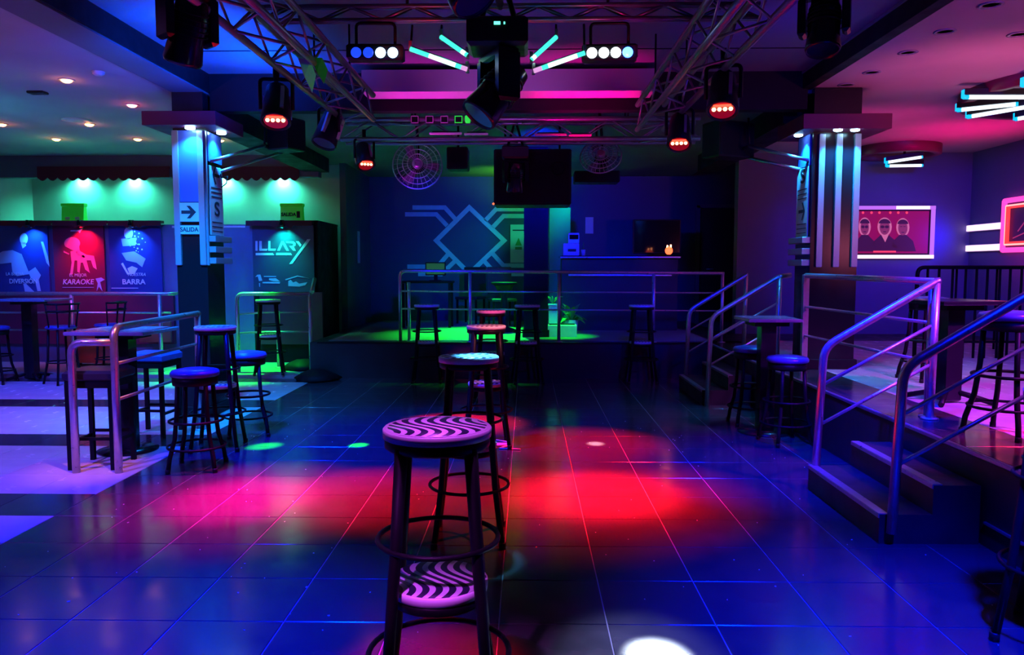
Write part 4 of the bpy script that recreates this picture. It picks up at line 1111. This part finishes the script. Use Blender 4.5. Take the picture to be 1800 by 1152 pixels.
p = at(1272, 120, 5.2); led_head('red glowing wash head under right truss, nearer one', (p.x, 5.2, TZ0 - .05), R(-16), R(-28), 1.1)
p = at(1195, 200, 6.6); led_head('red glowing wash head under right truss, farther one', (p.x, 6.6, TZ0 - .05), R(-12), R(-30), 1.1)
p = at(577, 180, 6.7); led_head('unlit black wash head under left truss, tilted', (p.x, 6.7, TZ0 + .0), R(-30), R(-25), 1.15, lit=False)

def moving_head(label, loc, pan, tilt, s=1.0, base=True, led=None):
    t = thing('moving_head', label, 'stage light', loc, 0, 'black moving heads')
    PM = Matrix.Rotation(pan, 4, 'Z')
    if base:
        b_ = MB().box((0, 0, -.08 * s), (.34 * s, .28 * s, .16 * s), bev=.02 * s).build('base', 'black_plastic', t)
        if led:
            MB().box((.0, -.142 * s, -.045 * s), (.035 * s, .006, .016 * s)).build('display', led, b_)
            MB().box((.04 * s, -.142 * s, -.045 * s), (.008 * s, .006, .012 * s)).build('indicator', led, b_)
        for q in (-1, 1): MB().tube([(q * .10 * s, 0, 0), (q * .02 * s, 0, .27 * s)], .016 * s, 8).build('clamp', 'black_metal', t)
    yk = MB()
    yk.box((0, 0, -.19 * s), (.30 * s, .12 * s, .06 * s), bev=.015 * s, mx=PM)
    for q in (-1, 1): yk.box((q * .135 * s, 0, -.32 * s), (.05 * s, .13 * s, .28 * s), bev=.018 * s, mx=PM)
    yk.build('yoke', 'black_gloss', t)
    X = PM @ Matrix.Translation((0, 0, -.38 * s)) @ Matrix.Rotation(tilt, 4, 'X')
    hd = MB().lathe([(.04 * s, .19 * s), (.085 * s, .17 * s), (.105 * s, .05 * s), (.10 * s, -.08 * s), (.112 * s, -.18 * s), (.104 * s, -.20 * s), (.098 * s, -.185 * s)], 28, mx=X).build('head', 'black_gloss', t)
    MB().lathe([(.097 * s, -.190 * s), (.08 * s, -.178 * s), (.02 * s, -.172 * s)], 28, mx=X).build('lens', 'glass_dark', hd)
    for k in range(5):
        MB().ring((0, 0, (.10 - .03 * k) * s), (.098 + .004 * k) * s, .004 * s, 28, 5, mx=X).build('cooling_rib', 'black_metal', hd)
    return t
moving_head('large moving head hanging in the centre, tilted left', (-.165, 4.5, 2.86), R(-65), R(-40), 1.0, True, 'led_mint')
moving_head('black moving head cut off by the top frame edge', (-.30, 3.3, 3.06), R(60), R(-35), .92)
moving_head('unlit moving head on the left beam, near camera', (-1.70, 3.95, 2.99), R(50), R(25), .85)
moving_head('unlit moving head under the right ceiling, near camera', (1.52, 4.1, 3.02), R(-25), R(-15), .78)
moving_head('slim moving head in front of the hanging black box', (-.12, 8.1, 2.72), R(15), R(12), .80, True)
# hanging pipe that carries the central heads
t = thing('ceiling_pipe', 'black ceiling pipe carrying the central moving heads', 'pipe', (-.2, 3.9, 3.41))
MB().tube([(-.22, 2.9, 3.12), (-.17, 5.02, 3.12)], .024, 10).build('pipe', 'black_metal', t, True)
for yy in (3.1, 4.8): MB().tube([(-.2, yy, 3.12), (-.2, yy, 3.41)], .012, 8).build('drop_rod', 'black_metal', t, True)

# LED flood bars
def led_bar(label, px0, px1, py, Y, lens, rz):
    a, b = at(px0, py, Y), at(px1, py, Y); cx_ = (a.x + b.x) / 2; W_ = b.x - a.x
    t = thing('par_bar', label, 'stage light', (cx_, Y, a.z), rz, 'LED flood bars')
    MB().box((0, .03, .01), (W_ + .05, .10, .10), bev=.015).build('housing', 'black_plastic', t)
    MB().tube(fillet([(-W_ * .4, .03, .05), (-W_ * .4, .03, .195), (W_ * .4, .03, .195), (W_ * .4, .03, .05)], .03), .010, 8).build('bracket', 'black_metal', t)
    n = len(lens)
    for i, m_ in enumerate(lens):
        x = -W_ / 2 + W_ * (i + .5) / n
        ln = MB().lathe([(.038, 0), (.038, -.02), (.034, -.024)], 20, mx=Matrix.Translation((x, -.02, 0)) @ Matrix.Rotation(R(-90 + 180), 4, 'X')).build('lens_bezel', 'black_metal', t)
        MB().sphere((x, -.03, 0), .033, 16, 8, (1, .5, 1)).build('lens', m_, ln)
    return t
led_bar('LED flood bar under the left of front truss, two lenses blazing blue white', 617, 702, 95, 4.95, ['led_dimblue', 'led_dimblue', 'led_bluewhite', 'led_bluewhite'], R(2))
led_bar('LED flood bar at the right of front truss, white and blue lenses', 1030, 1113, 95, 4.95, ['led_white', 'led_white', 'led_white', 'led_blue'], R(-3))
# green LED tubes
def led_tube(label, a, b, YA, YB, hot, pink=None):
    A, B = at(a[0], a[1], YA), at(b[0], b[1], YB); d = B - A
    t = thing('led_tube', label, 'lamp', (A + B) / 2, 0, 'mint green LED tubes')
    cuts = [(0, hot[0], 'led_cyan'), (hot[0], hot[1], 'led_cyanhot'), (hot[1], 1, 'led_cyan')]
    if pink:
        cuts = [c for c in cuts]
        cuts[-1] = (hot[1], pink[0], 'led_cyan'); cuts.append((pink[0], pink[1], 'led_pink'))
        if pink[1] < 1: cuts.append((pink[1], 1, 'led_cyan'))
    for f0, f1, m_ in cuts:
        if f1 - f0 > .01: MB().tube([A + d * f0, A + d * f1], .014, 10).build('tube_segment', m_, t, True)
    up = Vector((0, .03, .012))
    MB().tube([A + up, B + up], .016, 8).build('housing', 'steel', t, True)
    for q in (A, B): MB().box(q + Vector((0, .03, .02)), (.02, .06, .06)).build('end_bracket', 'steel', t, True)
    tgt = A if A.z > B.z else B
    MB().tube([tgt + Vector((0, .03, .03)), Vector((tgt.x, 5.0, 3.0))], .007, 6).build('hanger', 'black_metal', t, True)
    return t
led_tube('mint LED tube left of centre, lower long one', (721, 86), (821, 122), 4.9, 4.9, (.33, .80), (.90, 1.0))
led_tube('mint LED tube left of centre, upper short one', (775, 65), (821, 97), 4.95, 4.85, (.80, .95), None)
led_tube('mint LED tube right of centre, upper short one', (978, 65), (934, 105), 4.95, 4.85, (.85, .98), None)
led_tube('mint LED tube right of centre, lower long one', (1028, 93), (938, 125), 4.9, 4.9, (.15, .72), (.84, 1.0))

# small square wash lamps in a row on the rear truss
for i, px in enumerate((729, 755, 781, 806)):
    p = at(px, 210, 7.95)
    t = thing('square_lamp', ['small square lamp, leftmost of the row on rear truss', 'small square lamp, second from left on rear truss', 'small square lamp, third from left on rear truss', 'small square lamp glowing green, rightmost of the row on rear truss'][i], 'lamp', (p.x, 7.95, p.z), 0, 'square lamps on the rear truss')
    MB().box((0, .03, 0), (.085, .05, .085), bev=.008).build('body', 'black_plastic', t)
    mb = MB()
    for c_, d_ in (((0, 0, .032), (.076, .012, .006)), ((0, 0, -.032), (.076, .012, .006)), ((.035, 0, 0), (.006, .012, .07)), ((-.035, 0, 0), (.006, .012, .07))): mb.box(c_, d_)
    mb.build('bezel', 'white_plastic' if i < 3 else 'led_green', t)
    MB().tube([(0, .04, .0), (0, .07, -.02)], .01, 6).build('arm', 'black_metal', t)
p = at(822, 210, 7.95)
tag(MB().box(p, (.05, .06, .07), bev=.008).build('junction_box', 'led_green'), 'small glowing green box right of the square lamps', 'lamp')
# bars coloured pale and pink as the lit chord of the rear truss
for px0, px1, py, m_, lab in ((755, 812, 235, 'white_plastic', 'pale slim bar painted as lit truss chord, left one'), (816, 858, 236, 'white_plastic', 'pale slim bar painted as lit truss chord, next to left one'), (940, 996, 237, 'print_pink', 'pink slim bar painted as lit truss chord, right of the box'), (1000, 1040, 238, 'print_pink', 'pink slim bar painted as lit truss chord, far right')):
    a, b = at(px0, py, 7.93), at(px1, py, 7.93)
    t = thing('lit_chord_bar', lab, 'lamp', ((a.x + b.x) / 2, 7.93, a.z), 0)
    MB().box((0, 0, 0), (b.x - a.x, .03, .022), bev=.004).build('housing', m_, t)
    MB().box((0, .02, .015), (b.x - a.x - .05, .03, .02)).build('mount', 'black_metal', t)
# fans
def fan(label, px, py, Y, rad, rz, tilt):
    p = at(px, py, Y)
    t = thing('wall_fan', label, 'fan', (p.x, Y, p.z), rz, 'caged fans hung from the rear truss')
    X = Matrix.Rotation(tilt, 4, 'X')
    mb = MB()
    for rr, yy in ((1, 0), (.82, -.03), (.6, -.045), (.4, -.05), (.2, -.05)):
        mb.ring((0, yy, 0), rad * rr, .005 if rr < 1 else .008, 40, 5, 'y', mx=X)
    mb.build('cage_ring', 'steel', t)
    mb = MB()
    for k in range(28):
        a = 2 * math.pi * k / 28
        mb.tube([(math.cos(a) * rad, 0, math.sin(a) * rad), (math.cos(a) * rad * .75, -.04, math.sin(a) * rad * .75), (math.cos(a) * rad * .2, -.05, math.sin(a) * rad * .2)], .0025, 4, mx=X)
    mb.build('cage_wires', 'steel', t)
    for k in range(3):
        a0 = 2 * math.pi * k / 3
        pts = [(0.04, -.1), (.5, -.34), (.88, -.30), (.92, 0.1), (.6, .26), (.05, .12)]
        q = []
        for r_, o_ in pts: q.append((rad * r_ * math.cos(a0 + o_), .03 + .05 * o_, rad * r_ * math.sin(a0 + o_)))
        b_ = MB(); b_.slab([X @ Vector(v) for v in q], (0, .006, 0)); b_.build('blade', 'fan_blade', t)
    MB().lathe([(.05, .0), (.05, .05), (.03, .06)], 20, mx=X @ Matrix.Rotation(R(90), 4, 'X')).build('hub', 'steel', t)
    MB().lathe([(.07, -.16), (.075, -.05), (.06, -.02)], 20, mx=X @ Matrix.Rotation(R(90), 4, 'X')).build('motor', 'black_plastic', t)
    MB().tube([(0, .12, .0), (0, .16, .2), (0, -.25, .45)], .015, 8).build('arm', 'black_metal', t)
    return t
fan('caged fan left of the hanging black box, purple lit', 734, 290, 8.45, .265, R(6), R(-8))
fan('caged fan right of the hanging black box, mostly dark', 1056, 275, 8.45, .22, R(-10), R(-30))
# hanging boxes
a, b = at(868, 262, 8.7), at(1004, 360, 8.7)
t = thing('hanging_box', 'big black speaker box hanging before the stage centre', 'speaker', ((a.x + b.x) / 2, 8.95, a.z))
MB().box(((a.x + b.x) / 2, 8.95, (a.z + b.z) / 2), (b.x - a.x, .5, a.z - b.z), bev=.015).build('cabinet', 'black_plastic', t, True)
MB().box(((a.x + b.x) / 2, 8.695, (a.z + b.z) / 2), (b.x - a.x - .05, .012, a.z - b.z - .05)).build('grille', 'black_paint', t, True)
MB().sphere((a.x - .005, 8.69, b.z + .01), .012, 8, 6).build('indicator', 'lamp_orange', t, True)
for q in (a.x + .12, b.x - .12): MB().tube([(q, 8.95, a.z - .02), (q, 8.95, 3.17)], .012, 8).build('hanger', 'black_metal', t, True)
MB().ring(((a.x + b.x) / 2 + .28, 8.685, a.z - .22), .07, .01, 24, 6, 'y').build('speaker_cone', 'black_metal', t, True)
for px0, px1, py0, py1, lab, rz in ((472, 520, 205, 262, 'black speaker box slung from the left beam', R(-25)), (1248, 1325, 212, 275, 'black speaker box slung from the right beam', R(25)), (1010, 1090, 300, 320, 'dark flat box on the stage ceiling behind the right fan', 0), (785, 822, 258, 297, 'square black speaker between the fan and hanging box', 0)):
    Y = 8.4 if py0 < 230 else 9.0
    a, b = at(px0, py0, Y), at(px1, py1, Y)
    t = thing('hanging_speaker', lab, 'speaker', ((a.x + b.x) / 2, Y + .15, a.z), rz)
    w_, h_ = b.x - a.x, a.z - b.z
    MB().box((0, 0, -h_ / 2), (w_, .28, h_), bev=.012).build('cabinet', 'black_plastic', t)
    MB().box((0, -.142, -h_ / 2), (w_ - .03, .008, h_ - .03)).build('grille', 'black_paint', t)
    MB().tube([(0, 0, -.01), (0, 0, max(.05, 3.17 - a.z))], .014, 8).build('hanger', 'black_metal', t)
# foil scraps hanging in the left truss
for (px, py, s_, m_, lab) in ((538, 125, .13, 'print_light', 'folded pale foil scrap hanging in left truss'), (559, 118, .10, 'leaf', 'green foil scrap caught on left truss')):
    p = at(px, py, 5.0)
    o = MB(); o.slab([(p.x - .05, 5.0, p.z + s_ * .6), (p.x + .03, 4.98, p.z + s_ * .5), (p.x + .06, 5.0, p.z - s_ * .2), (p.x + .03, 5.02, p.z - s_), (p.x - .01, 5.0, p.z - s_ * .3)], (.004, -.006, 0))
    tag(o.build('foil_scrap', m_), lab, 'foil')
spot('green_light', (-.5, 4.2, 2.6), at(545, 125, 5.0), PGREEN, 8, 16, .6, .01)

# ================================================================== STAGE FURNITURE
# black column behind the hanging box
t = thing('column', 'square black column standing at the stage centre', 'pillar', (.13, 11.15, PZ))
a, b = at(921, 400, 11.0), at(963, 560, 11.0)
MB().box(((a.x + b.x) / 2, 11.15, (PZ + 3.16) / 2), (b.x - a.x, .32, 3.16 - PZ), bev=.01).build('shaft', 'black_paint', t, True)
MB().box(((a.x + b.x) / 2, 11.15, PZ + .06), (b.x - a.x + .04, .36, .10)).build('plinth', 'black_paint', t, True)
# pale partition behind the column
a, b = at(966, 365, 13.2), at(1002, 545, 13.2)
tag(MB().box(((a.x + b.x) / 2, 13.3, (PZ + a.z) / 2), (b.x - a.x, .2, a.z - PZ), bev=.01).build('partition', 'wall_dark'), 'narrow grey partition right of the black column', 'partition')
# counter
a, b = at(988, 450, 12.2), at(1190, 590, 12.2)
t = thing('bar_counter', 'black bar counter at the right of the stage', 'counter', ((a.x + b.x) / 2, 12.5, PZ))
MB().box(((a.x + b.x) / 2, 12.5, (PZ + a.z) / 2 - .02), (b.x - a.x, .55, a.z - PZ - .04), bev=.01).build('body', 'stage_black', t, True)
MB().box(((a.x + b.x) / 2, 12.48, a.z - .012), (b.x - a.x + .06, .62, .025), bev=.005).build('worktop', 'black_gloss', t, True)
MB().box(((a.x + b.x) / 2, 12.165, a.z - .022), (b.x - a.x + .06, .012, .02)).build('edge_trim', 'steel', t, True)
MB().box(((a.x + b.x) / 2, 12.2, a.z - .30), (b.x - a.x - .2, .05, .03)).build('bar_rail', 'steel', t, True)
ctz = a.z
def on_counter(px): return at(px, 450, 12.4).x
x = on_counter(1006)
t = thing('card_terminal', 'white payment terminal on the left end of bar counter', 'machine', (x, 12.42, ctz))
MB().box((x - .02, 12.42, ctz + .10), (.25, .18, .20), bev=.01).build('body', 'white_plastic', t, True)
MB().box((x + .02, 12.40, ctz + .28), (.17, .12, .17), bev=.01).build('head', 'white_plastic', t, True)
MB().box((x + .02, 12.336, ctz + .30), (.14, .008, .07)).build('display', 'glass_dark', t, True)
MB().box((x - .01, 12.326, ctz + .09), (.13, .008, .04)).build('label_mark', 'ink', t, True)
x = on_counter(1054 - 0)
for px, lab in ((1025, 'small white cup with a bottle on bar counter'),):
    x = on_counter(px)
    t = thing('cup', lab, 'cup', (x, 12.36, ctz))
    MB().lathe([(.03, 0), (.036, .10), (.033, .10), (.028, .01)], 18).build('body', 'white_plastic', t)
    MB().lathe([(.012, .02), (.012, .16), (.008, .19), (.008, .22)], 12).build('straw_bottle', 'leaf', t)
x = on_counter(1176)
t = thing('glow_lamp', 'round orange glowing lamp on the bar counter', 'lamp', (x, 12.42, ctz))
MB().lathe([(.03, 0), (.03, .02), (.015, .03)], 16).build('base', 'black_plastic', t)
MB().sphere((0, 0, .085), .062, 18, 9, (1, 1, 1.05)).build('globe', 'lamp_orange', t)
MB().tube([(-.03, 0, .13), (-.02, 0, .17)], .012, 6).tube([(.03, 0, .13), (.03, 0, .18)], .012, 6).build('tips', 'led_redhot', t)
point('glow_lamp_light', (x, 12.3, ctz + .1), (1, .05, .03), .5, .05)
# black screen behind the counter
a, b = at(1113, 386, 13.4), at(1196, 446, 13.4)
t = thing('television', 'dark switched off television behind the bar counter', 'television', ((a.x + b.x) / 2, 13.4, b.z))
MB().box(((a.x + b.x) / 2, 13.42, (a.z + b.z) / 2), (b.x - a.x, .05, a.z - b.z), bev=.008).build('housing', 'black_plastic', t, True)
MB().box(((a.x + b.x) / 2, 13.39, (a.z + b.z) / 2), (b.x - a.x - .04, .01, a.z - b.z - .04)).build('screen', 'glass_dark', t, True)
MB().box(((a.x + b.x) / 2, 13.46, (PZ + b.z) / 2), (.08, .05, b.z - PZ)).build('stand', 'black_metal', t, True)
# papers on the stage walls
def notice(px0, px1, py0, py1, Y, label, tri=False, m_='paper'):
    a, b = at(px0, py0, Y), at(px1, py1, Y)
    t = thing('notice', label, 'notice', ((a.x + b.x) / 2, Y, b.z))
    MB().box(((a.x + b.x) / 2, Y, (a.z + b.z) / 2), (b.x - a.x, .012, a.z - b.z)).build('sheet', m_, t, True)
    if tri:
        pr(t, [((px0 + px1) / 2 - 6, 432), ((px0 + px1) / 2, 418), ((px0 + px1) / 2 + 6, 432)], Y - .008, 'leaf', 'warning_triangle')
        pr(t, [((px0 + px1) / 2 - 6, 434), ((px0 + px1) / 2 + 6, 434), ((px0 + px1) / 2 + 6, 439), ((px0 + px1) / 2 - 6, 439)], Y - .008, 'leaf', 'warning_band')
        pr(t, [(px0 + 4, 404), (px1 - 4, 404), (px1 - 4, 406), (px0 + 4, 406)], Y - .008, 'ink', 'heading')
    return t
notice(897, 926, 395, 462, 14.48, 'pale wall notice with warning triangle left of the column', True)
notice(1029, 1043, 382, 411, 14.48, 'small paper notice on the wall above the bar counter')
tag(MB().box((-2.92, 13.45, 1.83), (.012, .16, .55)).build('paper_strip', 'paper'), 'narrow pale paper strip on the stage side wall', 'notice')
# plant with lit planter
def plant(px, py, Y, label, n=22, s=1.0, zb=PZ):
    p = at(px, py, Y)
    t = thing('potted_plant', label, 'plant', (p.x, Y, zb))
    MB().lathe([(.10 * s, 0), (.13 * s, .25 * s), (.12 * s, .25 * s), (.11 * s, .22 * s)], 20).build('planter', 'terracotta', t)
    MB().lathe([(.115 * s, .21 * s), (.115 * s, .225 * s)], 16).build('soil', 'black_paint', t)
    for k in range(n):
        a = random.uniform(0, 6.28); el = random.uniform(.2, 1.2); L_ = random.uniform(.25, .5) * s
        d_ = Vector((math.cos(a) * math.cos(el), math.sin(a) * math.cos(el), math.sin(el)))
        side = d_.cross(Vector((0, 0, 1))).normalized()
        o0 = Vector((0, 0, .22 * s)); mid = o0 + d_ * L_ * .6; tip = o0 + d_ * L_ + Vector((0, 0, -.12 * s))
        MB().add([o0 + side * .006, o0 - side * .006, mid - side * .04 * s, tip, mid + side * .04 * s, mid + Vector((0, 0, .006))], [(0, 1, 5), (1, 2, 5), (2, 3, 5), (3, 4, 5), (4, 0, 5)]).build('leaf', 'leaf', t)
    return t
plant(1004, 560, 11.7, 'leafy potted plant at the left end of bar counter', 26, .85)
# pale planter box / cooler beside
a, b = at(965, 518, 11.7), at(980, 536, 11.7)
t = thing('pedestal_box', 'tall pale box lit green left of the leafy plant', 'box', ((a.x + b.x) / 2, 11.7, PZ))
MB().box((0, 0, .21), (.13, .13, .42), bev=.01).build('body', 'white_plastic', t)
MB().box((0, 0, .435), (.15, .15, .03), bev=.006).build('lid', 'white_plastic', t)
for k in range(9):
    a_ = random.uniform(0, 6.28)
    MB().tube([(0, 0, .44), (math.cos(a_) * .07, math.sin(a_) * .07, .54), (math.cos(a_) * .15, math.sin(a_) * .15, .56)], .006, 5).build('twig', 'leaf', t)
# green trough at the floor
a, b = at(962, 562, 11.3), at(1012, 580, 11.3)
t = thing('planter_trough', 'low pale trough lit bright green before the plant', 'planter', ((a.x + b.x) / 2, 11.15, PZ))
MB().box((0, 0, .09), (b.x - a.x, .22, .18), bev=.01).build('body', 'white_plastic', t)
MB().box((0, 0, .182), (b.x - a.x - .05, .17, .01)).build('soil', 'black_paint', t)
spot('trough_light', (.7, 10.9, 1.6), (.48, 11.15, .55), PGREEN, 110, 60, .7, .03)
# stage tables, monitor, dark chairs
t = thing('side_table', 'dark table with a small monitor behind the stage railing', 'table', (-1.65, 12.9, PZ))
MB().box((0, 0, .76), (.85, .5, .035), bev=.006).build('tabletop', 'black_paint', t)
for sx in (-1, 1):
    for sy in (-1, 1): MB().box((sx * .38, sy * .2, .37), (.04, .04, .74)).build('leg', 'black_metal', t)
t = thing('monitor', 'small monitor with a dim green screen on dark table', 'monitor', (-1.52, 12.9, PZ + .778))
MB().box((0, 0, .20), (.34, .04, .22), bev=.008).build('housing', 'black_plastic', t)
MB().box((0, -.022, .20), (.30, .006, .18)).build('screen', 'screen_green', t)
MB().box((0, .02, .05), (.06, .03, .10)).box((0, 0, .008), (.2, .14, .014)).build('stand', 'black_plastic', t)
def dark_chair(label, loc, rz):
    t = thing('dark_chair', label, 'chair', loc, rz, 'dark chairs on the stage')
    MB().box((0, 0, .46), (.42, .42, .05), bev=.012).build('seat', 'vinyl_black', t)
    MB().box((0, .20, .78), (.42, .04, .46), bev=.012).build('backrest', 'vinyl_black', t)
    for sx in (-1, 1):
        for sy in (-1, 1): MB().box((sx * .18, sy * .18, .22), (.03, .03, .44)).build('leg', 'black_metal', t)
    return t
dark_chair('dark chair behind the stage railing, right of mural centre', (-.42, 13.0, PZ), R(15))
dark_chair('dark chair behind the stage railing at the left table', (-1.0, 13.8, PZ), R(-20))
t = thing('bar_stand', 'dark flared stand behind the stage railing', 'stand', (-.35, 12.0, PZ))
MB().lathe([(.22, 0), (.20, .03), (.06, .08), (.05, .55), (.15, .72), (.18, .74)], 24).build('column', 'black_paint', t)
MB().lathe([(.20, .74), (.20, .77), (.18, .775)], 24).build('top', 'black_paint', t)
# clutter at the stage foot
for k, (px, py, lab) in enumerate(((600, 640, 'crumpled dark bag at the left foot of stage'), (520, 650, 'dark cloth heap below the lettered banner railing'))):
    p = flr(px, py + 6, 0.0 if k == 0 else .05)
    mb = MB(); n = 16
    mb.lathe([(.20, 0), (.24, .03), (.17, .09), (.08, .14), (.01, .15)], n)
    mb.v = [(x * (1 + .18 * math.sin(5 * math.atan2(y, x) + k)) * 1.25, y * (1 + .15 * math.cos(4 * math.atan2(y, x))), z) for x, y, z in mb.v]
    o = mb.build('bag', 'black_paint'); o.location = (p.x, min(p.y, 10.02) if k == 0 else 10.75, 0 if k == 0 else .05); tag(o, lab, 'bag')

# small things on the dance floor
t = thing('cable', 'thin pale cable lying by the third centre stool', 'cable', (-.2, 6.3, 0))
MB().tube([(-.30, 6.55, .006), (-.17, 6.45, .006), (-.14, 6.33, .006), (-.22, 6.22, .006), (-.05, 6.18, .006)], .006, 6).build('cord', 'white_plastic', t, True)
MB().box((-.23, 6.36, .004), (.13, .10, .008), bev=.002).build('plug_plate', 'white_plastic', t, True)
mb = MB()
for k in range(170):
    x, y = random.uniform(-2.6, 2.2), random.uniform(2.3, 7.5)
    s_ = random.uniform(.0025, .006); a = random.uniform(0, 3.14)
    mb.box((0, 0, .0012), (s_, s_ * random.uniform(.6, 2.2), .0015), mx=Matrix.Translation((x, y, 0)) @ Matrix.Rotation(a, 4, 'Z'))
o = mb.build('confetti', 'paper'); o['kind'] = 'stuff'; tag(o, 'tiny paper flecks scattered over the black dance floor', 'confetti')
